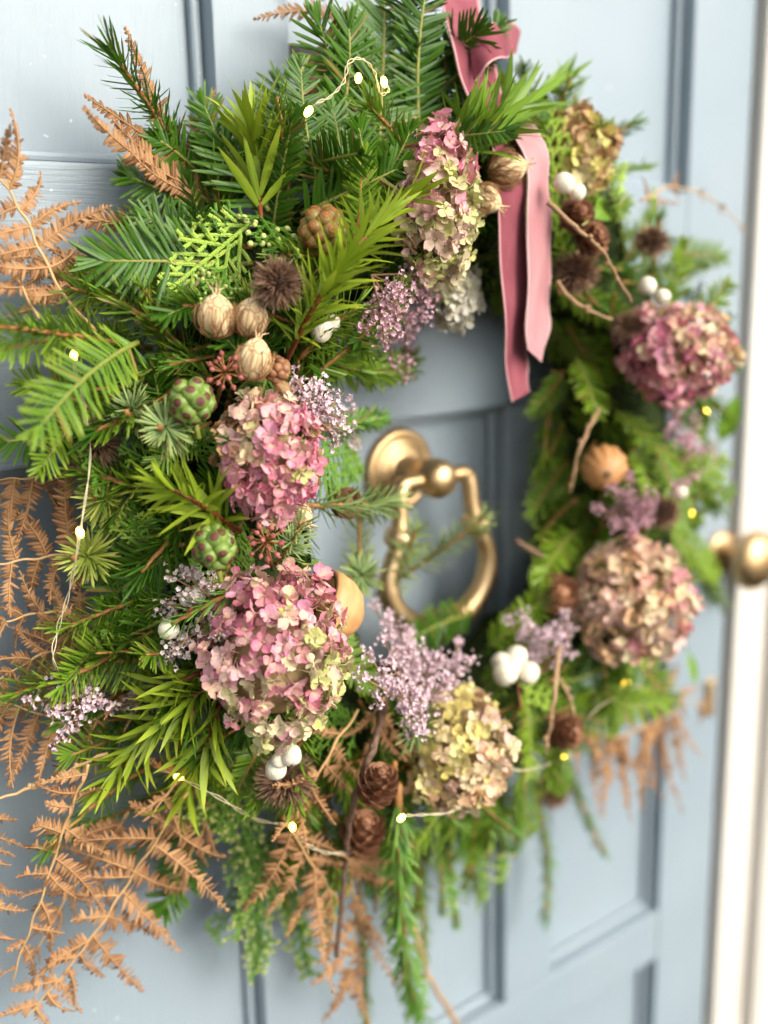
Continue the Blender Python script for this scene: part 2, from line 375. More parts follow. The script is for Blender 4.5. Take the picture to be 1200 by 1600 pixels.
for z0, z1 in ROWS:
    for x0, x1 in MUNT: dbox('muntin', (x0, .0001, z0+.0002), (x1, D, z1-.0002), 'paint_v')
    for x0, x1 in ((-.62, -.172), (-.106, .13), (.205, .40)):
        dbox('panel', (x0+.0002, .024, z0+.0002), (x1-.0002, D-.004, z1-.0002), 'paint_v', 0.0005, 1)
        # quarter-round bead along the panel's edges
        for nm, a, b in (('bead', (x0+.0003, .015, z0+.0003), (x0+.009, .0239, z1-.0003)), ('bead', (x1-.009, .015, z0+.0003), (x1-.0003, .0239, z1-.0003)),
                         ('bead', (x0+.0092, .015, z0+.0003), (x1-.0092, .0239, z0+.009)), ('bead', (x0+.0092, .015, z1-.009), (x1-.0092, .0239, z1-.0003))):
            dbox(nm, a, b, 'paint_v', .004, 3)
# letter slot in the upper middle panel
sl = dbox('letter_slot', (-.1, .0195, .331), (.02, .0236, .349), 'dark', .001, 1)
# knob and lock cover on the closing stile
def latheobj(name, prof, mat, parent, m, k=28, mod=None):
    return ob(name, MB().lathe(prof, k, mod).mesh(name, MAT[mat]), parent, m)
kp = at(1182, 877, .050)
kn = latheobj('door_knob', [(.0001, .066), (.012, .0655), (.026, .061), (.033, .054), (.036, .046), (.033, .038), (.022, .032), (.012, .028), (.010, .02), (.010, 0)], 'brass', door, DM @ frame((kp[0], 0, kp[2]), (0, -1, 0), (0, 0, 1)))
latheobj('rosette', [(.028, 0), (.028, .003), (.024, .006), (.013, .009), (.011, .010)], 'brass', kn, Matrix.Identity(4))
lk = at(1112, 1090, .006)
lc = ob('lock_cover', MB().box((-.0085, -.006, -.024), (.0085, 0, .024)).mesh('lock_cover', MAT['brass'], bevel=.0028, seg=3), door, DM @ Matrix.Translation((lk[0], -.0002, lk[2])))

fr = thing('door_frame', 'cream painted door frame along the edge of the blue door', 'door frame', Matrix.Translation((.516, 0, -1.3)))
def fbox(name, a, b, bev=.004): ob(name, MB().box(a, b).mesh(name, MAT['cream'], smooth=False, bevel=bev, seg=3), fr, Matrix.Translation((-.516, 0, 1.3)))
fbox('jamb', (.516, -.012, -1.3), (.585, .09, .80)); fbox('architrave', (.5852, -.030, -1.3), (.72, .06, .80), .008)
fbox('stop', (.490, .0465, -1.3), (.5158, .09, .80), .002)

# ------------------------------------------------------------------ the door knocker
KC = at(636, 738, -.010); KS = 1.16
kk = thing('door_knocker', 'aged brass ring door knocker hanging inside the wreath opening', 'door knocker', Matrix.Translation((KC[0], .0238, KC[2])) @ Matrix.Scale(KS, 4))
def kob(name, mb): return ob(name, mb.mesh(name, MAT['brass']), kk)
I0 = frame((0, 0, 0), (0, -1, 0), (0, 0, 1))       # local: x right, y into the door, z up; measures at 1 / KS
kob('backplate', MB().lathe([(.034, 0), (.034, .003), (.0318, .006), (.028, .0065), (.0262, .005), (.0242, .005), (.022, .008), (.017, .0095), (.015, .009), (.011, .012), (.010, .03)], 40, M=I0))
kob('boss', MB().lathe([(.009, .022), (.011, .024), (.0125, .027), (.011, .030), (.0125, .033), (.0148, .038), (.0155, .045), (.0148, .052), (.0122, .057), (.008, .060), (.0001, .0612)], 32, M=I0))
yb = -.045                                         # pivot axis runs along x through the boss
half = [(.014, 0, 0), (.026, 0, 0), (.0325, -.002, 0), (.0352, -.010, -.001), (.0365, -.026, -.002), (.039, -.040, -.004)]
for s in (-1, 1):
    arm = [np.array([s*a, yb+c, b]) for a, b, c in half]
    kob('arm', MB().tube(catmull(arm, 6), [.0062, .0066, .0066, .0066], 12))
    kob('collar', MB().lathe([(.006, -.008), (.0105, -.006), (.012, -.002), (.012, .002), (.0105, .006), (.006, .008)], 20, M=frame(arm[-1], (s*.3, .15, -1), (0, -1, 0))))
kob('pivot_bar', MB().tube([(-.028, yb, 0), (0, yb, 0), (.028, yb, 0)], .006, 12))
U = [np.array([-.039, yb-.004, -.042])]
for a in np.linspace(rad(160), rad(380), 22):      # the rounded lower loop
    U.append(np.array([.051*math.cos(a), yb-.005, -.074+.043*math.sin(a)]))
U.append(np.array([.039, yb-.004, -.042]))
kob('ring', MB().tube(catmull(U, 3), [.0066, .0086, .0098, .0100, .0098, .0086, .0066], 14))
kob('striker', MB().lathe([(.0105, -.013), (.0142, -.012), (.0155, -.008), (.0125, -.003), (.0125, .003), (.0155, .008), (.0142, .012), (.0105, .013)], 20, M=frame((0, yb-.005, -.117), (1, 0, 0), (0, 0, 1))))

# ------------------------------------------------------------------ sprig prototypes (grown along +Z, face towards +Y)
PROTO = {}
N_TS, N_PR = [0, .12, .6, .88, 1], [.45, .9, 1, .7, .08]
def stemcurve(L, bend, n=14, side=0.):
    t = np.linspace(0, 1, n); return np.stack([bend*L*t*t + side*L*t*(1-t), -.10*L*t*t, L*t], 1)
def along(path, ts):
    s = np.linspace(0, 1, len(path)); P = np.stack([np.interp(ts, s, path[:, k]) for k in range(3)], 1)
    T = np.stack([np.interp(ts, s, np.gradient(path[:, k])) for k in range(3)], 1); return P, T/np.linalg.norm(T, axis=1)[:, None]

def proto(kind, L, var):
    key = (kind, L, var)
    if key in PROTO: return PROTO[key]
    bend = [.0, .12, -.10, .22, -.2][var % 5]; parts = []
    path = stemcurve(L, bend, side=[0, -.08, .1, .05, -.1][var % 5]); Yv = np.array([0, 1., 0])
    if kind in ('yew', 'yewlong', 'rightgreen', 'firflat', 'firsoft'):
        mat, nl, nw, step, ang = {'yew': ('yew', .021, .0023, .0021, 62), 'yewlong': ('yew', .029, .0027, .0025, 60), 'rightgreen': ('rightgreen', .019, .0023, .0022, 60), 'firflat': ('fir', .019, .0017, .0017, 58), 'firsoft': ('fir', .021, .0022, .0026, 60)}[kind]
        n = int(L*.96/step); ts = np.linspace(.06, 1, n); mb = MB()
        for s in (-1, 1):
            tj = np.clip(ts+RNG.normal(0, .004, n), 0, 1); P, T = along(path, tj); X = np.cross(Yv, T)
            a = np.radians(ang - 34*np.clip((tj-.72)/.28, 0, 1)**1.5 + RNG.normal(0, 6, n))
            Dd = T*np.cos(a)[:, None] + s*X*np.sin(a)[:, None] + Yv*(RNG.normal(.10, .14, n))[:, None]
            ln = nl*(.72+.36*np.sin(np.pi*np.clip(tj*.82+.12, 0, 1)))*RNG.uniform(.88, 1.1, n)
            mb.blades(P+Yv*.0006, Dd, Yv+RNG.normal(0, .22, (n, 3)), ln, nw, N_TS, N_PR, curve=RNG.uniform(-.02, .12, n), fold=-.25)
        k = 8; P, T = along(path, np.linspace(.965, 1, k))
        mb.blades(P, T+RNG.normal(0, .22, (k, 3)), Yv, nl*.6, nw*.9, N_TS, N_PR, fold=-.2)
        parts = [('stem', MB().tube(path, [.0017, .0013, .0008], 6).mesh('stem', MAT['stem_y' if kind != 'firflat' else 'stem_o']), None), ('needles', mb.mesh('needles', MAT[mat]), 'stuff')]
    elif kind in ('fir', 'bluefir', 'palefir', 'spruce', 'darkfir'):
        mat, nl, nw, step, ang, sr = {'fir': ('fir', .020, .0016, .00055, 55, .0017), 'bluefir': ('bluefir', .018, .0015, .0006, 60, .0016), 'palefir': ('palefir', .017, .0013, .0006, 62, .0015),
                                      'spruce': ('spruce', .0145, .0012, .00066, 44, .0017), 'darkfir': ('yew', .022, .0017, .0007, 50, .0017)}[kind]
        n = int(L*.95/step); ts = np.sort(RNG.uniform(.05, 1, n)); P, T = along(path, ts)
        ph = np.arange(n)*2.39996 + RNG.normal(0, .3, n)
        x = np.cross(Yv, T); y = np.cross(T, x)
        e = np.cos(ph)[:, None]*x + (np.sin(ph)*.75+(.25 if kind != 'spruce' else .05))[:, None]*y; e /= np.linalg.norm(e, axis=1)[:, None]
        a = np.radians(ang-26*np.clip((ts-.8)/.2, 0, 1)+RNG.normal(0, 8, n))
        Dd = T*np.cos(a)[:, None]+e*np.sin(a)[:, None]
        mb = MB().blades(P+e*sr*.6, Dd, T-Dd*.5+RNG.normal(0, .2, (n, 3)), nl*RNG.uniform(.75, 1.1, n), nw, [0, .15, .8, 1], [.6, 1, .85, .1], curve=RNG.uniform(-.1, .06, n), fold=-.3)
        parts = [('stem', MB().tube(path+np.sin(np.arange(14)*2.1)[:, None]*.0003, [sr*1.15, sr, sr*.8], 7).mesh('stem', MAT['stem_o']), None), ('needles', mb.mesh('needles', MAT[mat]), 'stuff')]
    elif kind in ('bluetuft', 'paletuft'):      # star of needles seen end-on round a brown bud
        n = 95; th = np.arange(n)*2.39996; zz = np.clip(RNG.normal(.42, .33, n), -.35, 1)
        Dd = np.stack([np.cos(th)*np.sqrt(1-zz**2), np.sin(th)*np.sqrt(1-zz**2), zz], 1); P = Dd*.0016+np.array([0, 0, L*.8])+np.stack([0*th, 0*th, -RNG.uniform(0, .016, n)], 1)
        mb = MB().blades(P, Dd, np.array([0, 0, 1.])-Dd*.2+RNG.normal(0, .2, (n, 3)), .0185*RNG.uniform(.75, 1.1, n), .00145, [0, .15, .8, 1], [.6, 1, .85, .1], curve=RNG.uniform(-.12, .1, n), fold=-.3)
        parts = [('stem', MB().tube(stemcurve(L*.8, bend*.4), [.0017, .0014], 6).mesh('stem', MAT['stem_o']), None), ('needles', mb.mesh('needles', MAT['bluefir' if kind == 'bluetuft' else 'palefir']), 'stuff'),
                 ('bud', MB().lathe([(.0004, .005), (.0017, .004), (.0024, .001), (.0018, -.002), (.0005, -.003)], 10, M=Matrix.Translation((bend*.4*L*.8, -.08*L, L*.8))).mesh('bud', MAT['stem_o']), None)]
    elif kind in ('cypress', 'cypress_light', 'cypress_cones', 'cypress_hang'):
        mb = MB(); cb = []; st = MB(); hang = kind == 'cypress_hang'
        Ps, Ds, Ns, Ls = [], [], [], []
        def branch(p, d, ln, lev, nrm, bx):
            steps = max(3, int(ln/.0017)); q = p.copy(); dd = unit(d); x = unit(np.cross(nrm, dd)); turn = RNG.normal(0, .003 if lev == 0 else .012)
            pts = [q.copy()]; sgn = 1
            for i in range(steps):
                dd = unit(dd + x*turn + np.array([0, -.004, 0])); x = unit(np.cross(nrm, dd)); q = q+dd*.0017; pts.append(q.copy())
                for s in (-1, 1):
                    Ps.append(q); Ds.append(dd*1.0+x*s*.42+nrm*RNG.normal(.05, .12)); Ns.append(nrm+x*s*.5); Ls.append(.0033)
                Ps.append(q); Ds.append(dd+nrm*.3); Ns.append(nrm); Ls.append(.0029)
                gap = (3, 3, 4)[min(lev, 2)]
                if lev < 2 and i % gap == gap-1 and i > 1:
                    sgn = -sgn; fr_ = 1-i/steps
                    branch(q, dd*(1.25 if hang else .75)+x*sgn*.68+nrm*RNG.normal(0, .3 if hang else .1), (ln*((.22 if hang else .42) if lev == 0 else .36))*(.35+.75*fr_)*RNG.uniform(.8, 1.15), lev+1, unit(nrm+RNG.normal(0, .12, 3)), x)
            if kind in ('cypress_cones', 'cypress_hang') and lev >= 1 and RNG.random() < .75: cb.append(q+dd*.0012)
            st.tube(pts[::3]+[pts[-1]] if len(pts) > 4 else pts, [.0009 if lev == 0 else .0006, .0004], 5, cap=False)
        branch(np.zeros(3), np.array([bend*.6, 0, 1.]), L, 0, Yv, None)
        mb.blades(np.array(Ps), np.array(Ds), np.array(Ns), np.array(Ls), .0017, [0, .45, 1], [.7, 1, .12], fold=-.4)
        mt = 'cypress_light' if kind == 'cypress_light' else 'cypress'
        parts = [('stem', st.mesh('stem', MAT[mt]), None), ('scale_leaves', mb.mesh('scale_leaves', MAT[mt]), 'stuff')]
        if cb:
            c = MB()
            for q in cb: c.lathe([(.0003, .0016), (.0011, .0011), (.0015, 0), (.0010, -.0011), (.0003, -.0014)], 7, M=frame(q+jit(.0006), unit(jit(1)), (0, 1, 0), RNG.uniform(.8, 1.25)))
            parts.append(('buds', c.mesh('buds', MAT['palebud']), 'stuff'))
    PROTO[key] = parts; return parts
MAT['palebud'] = plainmat('cypress_buds', (.42, .45, .12), (.62, .62, .26), 200, .5, .2)

LENS = [.05, .07, .09, .12, .16, .2]
def put(root, kind, length, var):
    """give a sprig its stem and needles"""
    L = min(LENS, key=lambda a: abs(a-length)); ps = proto(kind, L, var)
    return L, ps
NAMES = {'firsoft': 'fir_sprig', 'cypress_hang': 'cypress_sprig', 'yew': 'yew_sprig', 'yewlong': 'yew_sprig', 'rightgreen': 'yew_sprig', 'firflat': 'fir_sprig', 'fir': 'fir_sprig', 'darkfir': 'fir_sprig', 'bluefir': 'blue_fir_sprig', 'palefir': 'fir_sprig', 'spruce': 'spruce_sprig',
         'bluetuft': 'blue_fir_sprig', 'paletuft': 'fir_sprig', 'cypress': 'cypress_sprig', 'cypress_light': 'cypress_sprig', 'cypress_cones': 'cypress_sprig'}
def sprig(kind, base, tip, label, var=None, nrm=None, wide=1.0):
    base = np.asarray(base); tip = np.asarray(tip); v = int(RNG.integers(0, 5)) if var is None else var
    L, ps = put(None, kind, np.linalg.norm(tip-base), v)
    if nrm is None: nrm = unit(np.array([-.25, -1, .25])+jit(.18))
    # the proto's tip is bent away from +Z: turn it so that its tip lands on the wanted point
    b = np.array([[.0, .12, -.10, .22, -.2][v % 5], -.10, 1.0]); 
    if kind.startswith('cypress') or kind.endswith('tuft'): b = np.array([0, 0, 1.])
    s = np.linalg.norm(tip-base)/(L*np.linalg.norm(b))
    m0 = frame(base, tip-base, nrm, s)
    q = Vector(b).normalized().rotation_difference(Vector((0, 0, 1))).to_matrix().to_4x4()
    m = m0 @ q
    t = thing(NAMES[kind], label, 'sprig', m)
    for nm, me, k in ps: ob(nm, me, t, kind=k)
    return t
def sp(kind, bx, by, tx, ty, label, db=-.01, dt=.015, **kw):
    return sprig(kind, pt(bx, by, db), pt(tx, ty, dt), label, **kw)

# ------------------------------------------------------------------ the wreath: moss ring and the packed greenery that fills it
wreath = thing('wreath', 'round evergreen wreath base of moss and packed green sprigs on the door', 'wreath')
mb = MB(); NU, NV = 120, 26; V = []; F = []
ph = RNG.uniform(0, 6.28, 12)
for i in range(NU):
    for j in range(NV):
        a = 2*math.pi*i/NU; b = 2*math.pi*j/NV
        r = .052*(1+.14*math.sin(5*a+2*b+ph[0])+.10*math.sin(11*a-3*b+ph[1])+.08*math.sin(23*a+4*b+ph[2]))
        R = RING_R+r*math.cos(b); V.append((R*math.cos(a), -RING_H+.004-r*math.sin(b), R*math.sin(a)))
        F.append((i*NV+j, ((i+1) % NU)*NV+j, ((i+1) % NU)*NV+(j+1) % NV, i*NV+(j+1) % NV))
ob('moss_ring', MB().add(V, F).mesh('moss_ring', MAT['moss']), wreath)

def filler(n):
    for i in range(n):
        a = 2*math.pi*(i+RNG.uniform(-.4, .4))/n*1.0
        b = RNG.uniform(rad(-118) if math.cos(a) > .1 else rad(-62), rad(108))            # 0 = straight out from the door, + = outer rim
        ca, sa = math.cos(a), math.sin(a)
        er = np.array([ca, 0, sa]); ey = np.array([0, -1., 0]); tan = np.array([-sa, 0, ca])
        nrm = er*math.sin(b)+ey*math.cos(b)
        base = er*RING_R + np.array([0, -RING_H, 0]) + nrm*.046
        sgn = 1 if RNG.random() < .5 else -1
        if b > rad(55): d = er*.8+tan*sgn*RNG.uniform(.1, .9)+ey*RNG.uniform(.0, .5); ln = RNG.choice([.07, .09])
        elif b < rad(-35): d = tan*sgn+nrm*RNG.uniform(.15, .4)+ey*.3; ln = RNG.choice([.05, .07])
        else: d = tan*sgn*RNG.uniform(.5, 1)+nrm*RNG.uniform(.15, .5)+er*RNG.uniform(-.1, .8); ln = RNG.choice([.07, .09])
        if sa < -.35 and b > rad(35): d = d+np.array([0, 0, -.7])
        d = unit(d)
        right = ca > .15
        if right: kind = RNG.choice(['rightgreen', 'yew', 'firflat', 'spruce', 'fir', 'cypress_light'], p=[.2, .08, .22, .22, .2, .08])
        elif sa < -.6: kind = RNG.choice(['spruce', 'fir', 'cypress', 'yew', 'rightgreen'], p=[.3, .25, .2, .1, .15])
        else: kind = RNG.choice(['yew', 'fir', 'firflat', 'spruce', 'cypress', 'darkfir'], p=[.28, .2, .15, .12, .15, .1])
        L, ps = put(None, str(kind), float(ln), int(RNG.integers(0, 5)))
        m = frame(base, d, nrm+jit(.25), RNG.uniform(.85, 1.1))
        st = ob('sprig', ps[0][1], wreath, m)
        for nm, me, k in ps[1:]: ob(nm, me, st, kind=k)
filler(298)

# ------------------------------------------------------------------ named greenery: needle sprigs
sp('darkfir', 318, 312, 168, 72, 'long dark fir sprig pointing up over the fern in the top corner', db=-.03, dt=.01, var=0)
sp('yew', 360, 330, 318, 165, 'short dark yew sprig beside the panel edge above the lance-leaf tuft', dt=.0, var=1)
sp('yew', 500, 300, 470, 108, 'dark yew sprig under the lowest light of the top light loop', dt=.045, var=2)
sp('yew', 498, 320, 650, 125, 'dark yew sprig slanting up to the right beneath the top lights', dt=.045, var=1)
sp('yewlong', 590, 250, 600, -20, 'tall dark yew sprig rising out of the top of the frame', dt=.03, var=0)
sp('yew', 655, 210, 668, -30, 'dark yew sprig beside the pink bow at the very top', dt=.065, var=2)
sp('yew', 620, 190, 780, 40, 'dark yew sprig fanned across the front of the pink bow', dt=.075, var=1)
sp('yew', 640, 215, 790, 205, 'dark yew sprig lying level across the pink ribbon', dt=.07, var=3)
sp('yewlong', 520, 235, 545, 40, 'dark yew sprig standing between the top lights', dt=.05, var=1)
for k, bx, by, tx, ty, dt, v, lb in (('yewlong', 540, 300, 520, 170, .05, 0, 'broad dark yew sprig hanging under the light loop'), ('yewlong', 450, 290, 440, 140, .02, 1, 'dark yew sprig left of the light loop'), ('yew', 600, 330, 560, 200, .05, 2, 'dark yew sprig in the middle of the top cluster'),
      ('yewlong', 560, 200, 500, 40, .04, 2, 'dark yew sprig leaning left behind the light loop'), ('yew', 640, 270, 720, 150, .05, 1, 'dark yew sprig between top hydrangea and bow'), ('yew', 480, 260, 560, 240, .06, 0, 'small dark yew sprig lying level below the light loop'),
      ('yewlong', 620, 120, 640, -10, .06, 1, 'dark yew sprig right of the tall one at the top edge'), ('yew', 330, 300, 250, 220, .0, 1, 'dark yew sprig beside the foot of the corner fern'), ('yew', 340, 380, 230, 340, .02, 2, 'dark yew sprig above the light cypress spray'), ('yewlong', 420, 330, 350, 230, .015, 0, 'dark yew sprig left of the upright lance leaves')):
    sp(k, bx, by, tx, ty, lb, dt=dt, var=v)
sp('yew', 560, 330, 640, 205, 'dark yew sprig left of the top hydrangea', dt=.04, var=1)
sp('yew', 430, 300, 420, 215, 'dark yew sprig behind the upright lance-leaf spray', dt=.02, var=2)
sp('yewlong', 640, 130, 742, 55, 'dark yew sprig covering the ribbon strap', db=.02, dt=.085, var=0)
sp('yew', 560, 190, 690, 110, 'dark yew sprig beside the bow knot', dt=.05, var=2)
sp('yew', 470, 335, 625, 262, 'dark yew sprig just above the reddish berry cluster', dt=.02, var=0)
sp('yewlong', 395, 412, 160, 408, 'broad dark yew sprig with long combed needles above the fir sprigs', dt=.03, var=0)
sp('yew', 360, 320, 205, 278, 'dark yew sprig touching the lowest pinna of the corner fern', dt=.0, var=2)
sp('bluefir', 290, 320, 205, 345, 'grey-green fir sprig curling over the door beside the fern', dt=.0, var=3)
sp('fir', 335, 600, 186, 470, 'fir sprig with bare orange stem slanting down to the ivy umbel', db=-.005, dt=.04, var=1, nrm=(-.2, -1, .6))
sp('fir', 235, 545, -25, 508, 'long fir sprig with orange stem reaching out level with the seed pods', db=.01, dt=.06, var=0, nrm=(0, -1, .4))
sp('firsoft', 215, 535, 62, 668, 'soft bright green fir sprig arching nearest the camera', db=.06, dt=.11, var=3)
sp('firflat', 210, 545, 0, 548, 'yellow-lit fir sprig around the bulb beside the orange stems', db=.0, dt=.05, var=1)
sp('yew', 190, 640, 10, 690, 'dark yew sprig behind the soft bright green fir', db=.0, dt=.03, var=2)
sp('firflat', 180, 620, 40, 600, 'green fir sprig tucked under the orange-stemmed fir', db=.0, dt=.02, var=2)
sp('rightgreen', 140, 640, 66, 730, 'bright green yew tip hanging over the dark seed head', db=.02, dt=.05, var=3)
sp('bluetuft', 222, 680, 200, 625, 'blue-green fir tuft spreading like a star beside the green berries', db=.0, dt=.05, nrm=(1, 0, 0))
sp('bluetuft', 262, 690, 258, 660, 'smaller blue-green fir tuft touching the green berry cluster', db=.0, dt=.045, nrm=(1, 0, 0))
sp('paletuft', 190, 790, 155, 775, 'pale yellow-green fir tuft above the lance leaves at the wire', db=-.01, dt=.045, nrm=(1, 0, 0))
sp('paletuft', 170, 870, 122, 868, 'pale fir tuft glowing around the bulb beside the hanging ferns', db=-.01, dt=.05, nrm=(1, 0, 0))  # bulb light on this tuft is put into its pale needle colour
sp('fir', 290, 850, 165, 890, 'green fir sprig behind the combed yew sprig', dt=.01, var=1)
sp('yewlong', 275, 865, 180, 930, 'mid green yew sprig with combed needles between bulb and green berries', dt=.03, var=1)
sp('darkfir', 300, 820, 170, 830, 'dark fir sprig behind the glowing pale tuft', db=-.02, dt=.01, var=2)
sp('fir', 235, 985, 20, 1085, 'fir sprig with soft needles lying over the tan ferns', db=.0, dt=.04, var=2)
sp('firsoft', 205, 960, 95, 1075, 'flat fir sprig above the small lilac flowers', db=.0, dt=.05, var=3)
sp('yew', 270, 960, 160, 1010, 'dark yew sprig left of the single white snowberry', db=.0, dt=.02, var=0)
sp('spruce', 375, 918, 268, 975, 'small spruce sprig crossing the dried grey flowers', db=.02, dt=.035, var=0)
sp('spruce', 250, 1190, 75, 1325, 'spruce sprig pointing down over the big tan fern', db=.0, dt=.02, var=1)
sp('spruce', 280, 1215, 135, 1290, 'bushy spruce sprig just above the big tan fern stalk', db=-.01, dt=.0, var=2)
sp('darkfir', 300, 1130, 130, 1130, 'dark fir sprig behind the large lance-leaf spray', db=-.02, dt=.01, var=1)
sp('spruce', 300, 1230, 270, 1400, 'spruce sprig hanging between fern pinnae and cypress', db=-.02, dt=.0, var=2)
sp('yew', 300, 1290, 255, 1420, 'small yew sprig low against the door behind the fern', db=-.05, dt=-.005, var=2)
sp('bluefir', 430, 880, 470, 815, 'blue fir tip between the two large pink hydrangeas', db=.0, dt=.03, var=1)
sp('fir', 470, 560, 560, 480, 'fir sprig below the lance-leaf spray at the upper inner rim', db=-.02, dt=.01, var=2)
sp('fir', 500, 560, 640, 565, 'soft fir sprig along the upper inner rim below the statice', db=-.03, dt=-.01, var=1)
sp('spruce', 505, 670, 600, 652, 'dark green spruce tip at the inner rim above the knocker', db=-.01, dt=.02, var=0)
sp('cypress', 490, 720, 590, 705, 'green cypress tip reaching towards the knocker plate', db=-.01, dt=.02, var=1)
sprig('bluefir', pt(478, 790, -.02), at(618, 785, .10), 'blue fir sprig arching across the knocker above the small cone', var=3, nrm=(.1, -.6, 1))
sprig('bluefir', pt(556, 940, -.03), at(560, 790, .075), 'upright blue fir sprig in the opening beside the large hydrangea', var=0)
sprig('bluetuft', pt(560, 940, -.02), at(566, 885, .11), 'blue fir tuft just beyond the wooden bell cup', nrm=(1, 0, 0))
sprig('bluefir', pt(585, 930, -.02), at(760, 808, .085), 'blue fir sprig slanting across the lower knocker ring', var=0)
sprig('bluefir', pt(590, 945, -.03), at(648, 830, .07), 'blue fir sprig behind the slanting one in the opening', var=1)
sp('yew', 740, 960, 640, 1000, 'dark yew sprig below the knocker ring at the lower inner rim', dt=.01, var=1)
sp('rightgreen', 760, 1010, 850, 930, 'green yew sprig beside the white snowberry cluster', dt=.02, var=1)
sp('bluefir', 690, 1090, 640, 1150, 'blue-green fir tip under the lilac statice', dt=.03, var=0)
# hanging along the lower rim
sprig('spruce', pt(622, 1225, .01), at(655, 1592, .05), 'long spruce sprig hanging down with an orange stem', var=1, nrm=(0, -1, .1))
sprig('spruce', pt(560, 1380, -.02), at(572, 1610, .04), 'spruce sprig hanging behind the drooping fern pinnae', var=0, nrm=(0, -1, .1))
sprig('cypress_hang', pt(392, 1290, .0), at(405, 1548, .055), 'long cypress spray with pale buds hanging to the lower edge', var=1)
sprig('cypress_hang', pt(430, 1290, -.01), at(375, 1470, .055), 'cypress spray with pale buds beside the hanging one', var=2)
sprig('cypress_hang', pt(450, 1330, -.02), at(472, 1545, .035), 'thin green cypress tip hanging near the lower panel edge', var=0)
sprig('cypress', pt(400, 1380, -.04), at(330, 1440, .02), 'thin cypress tip curling away over the pale door', var=3)
sp('cypress_cones', 330, 1150, 380, 1300, 'cypress spray with pale buds beside the brown thistle head', db=.0, dt=.025, var=1)
sp('cypress_cones', 350, 1170, 330, 1310, 'cypress spray with pale buds below the large lance-leaf spray', db=.0, dt=.02, var=0)
sp('cypress_cones', 345, 1220, 415, 1330, 'cypress spray with pale buds above the lowest wire', db=-.01, dt=.015, var=2)
for bx, by, tx, ty, hb, lb in ((690, 1280, 690, 1420, .05, 'spruce sprig hanging below the yellow hydrangea'), (640, 1330, 662, 1490, .04, 'blurred spruce sprig hanging just beyond the long orange-stemmed one'), (745, 1270, 725, 1390, .05, 'spruce sprig hanging right of the yellow hydrangea'),
                       (780, 1270, 782, 1380, .04, 'short dark spruce sprig hanging beside the panel edge'), (835, 1240, 852, 1435, .04, 'thin spruce sprig hanging alone over the pale door panel'), (880, 1180, 945, 1335, .05, 'spruce sprig slanting down beside the blurred brown fern'),
                       (810, 1220, 805, 1330, .05, 'green spruce sprig beneath the last wire bulb')):
    sprig('spruce', pt(bx, by, -.02), at(tx, ty, hb), lb, nrm=(0, -1, .1))
for k, bx, by, tx, ty, dt, lb in (('fir', 260, 770, 120, 730, .03, 'fir sprig above the pale tuft by the wire'), ('cypress', 250, 820, 150, 845, .02, 'green cypress tip beside the glowing bulb'), ('spruce', 240, 1050, 90, 1130, .03, 'spruce sprig pushing out over the lilac flowers'),
      ('firflat', 260, 1020, 130, 1030, .03, 'flat fir sprig below the single snowberry'), ('fir', 230, 930, 90, 985, .035, 'soft fir sprig over the golden fern fan'), ('spruce', 330, 540, 210, 590, .03, 'spruce sprig between orange fir stem and green berries'), ('fir', 320, 470, 215, 455, .03, 'fir sprig left of the palest pod'),
      ('firflat', 300, 430, 200, 440, .03, 'flat fir sprig under the long-needled yew'), ('spruce', 250, 600, 130, 610, .03, 'spruce sprig behind the blue-green tufts'), ('fir', 240, 350, 170, 350, .0, 'fir tip beside the curled fern pinna'),
      ('cypress', 270, 740, 190, 700, .03, 'cypress tip below the blue-green tufts'), ('fir', 300, 780, 200, 720, .02, 'fir sprig above the fanned lance leaves'), ('cypress_light', 240, 850, 170, 800, .03, 'light cypress tip above the combed yew sprig'), ('fir', 280, 930, 200, 960, .03, 'fir sprig between combed yew and dried grey flowers'),
      ('cypress', 250, 1000, 150, 960, .03, 'cypress tip over the golden fern near the wire end'), ('firflat', 240, 1130, 110, 1180, .02, 'flat fir sprig left of the large lance-leaf spray'), ('fir', 230, 500, 110, 450, .03, 'fir tip pointing at the upper fern stalk'), ('cypress', 330, 420, 240, 480, .03, 'cypress tip behind the palest pod'),
      ('firflat', 330, 660, 250, 720, .02, 'flat fir sprig below the upper green berries'), ('fir', 300, 1260, 200, 1340, .0, 'fir sprig under the bushy spruce'), ('spruce', 480, 1250, 500, 1380, .0, 'spruce sprig behind the curled tan fern'), ('spruce', 520, 1270, 590, 1400, .0, 'spruce sprig behind the lower larch cone')):
    sp(k, bx, by, tx, ty, lb, db=-.005, dt=dt)
for i, (bx, by, tx, ty) in enumerate(((600, 1330, 610, 1450), (655, 1300, 625, 1400), (670, 1290, 650, 1430), (700, 1290, 712, 1440), (720, 1280, 745, 1400), (760, 1260, 765, 1340))):
    sprig('spruce' if i % 2 else 'fir', pt(bx, by, -.02), at(tx, ty, .055), ('first', 'second', 'third', 'fourth', 'fifth', 'sixth')[i]+' from the left of six green tips hanging below the yellow hydrangea', nrm=(0, -1, .1))
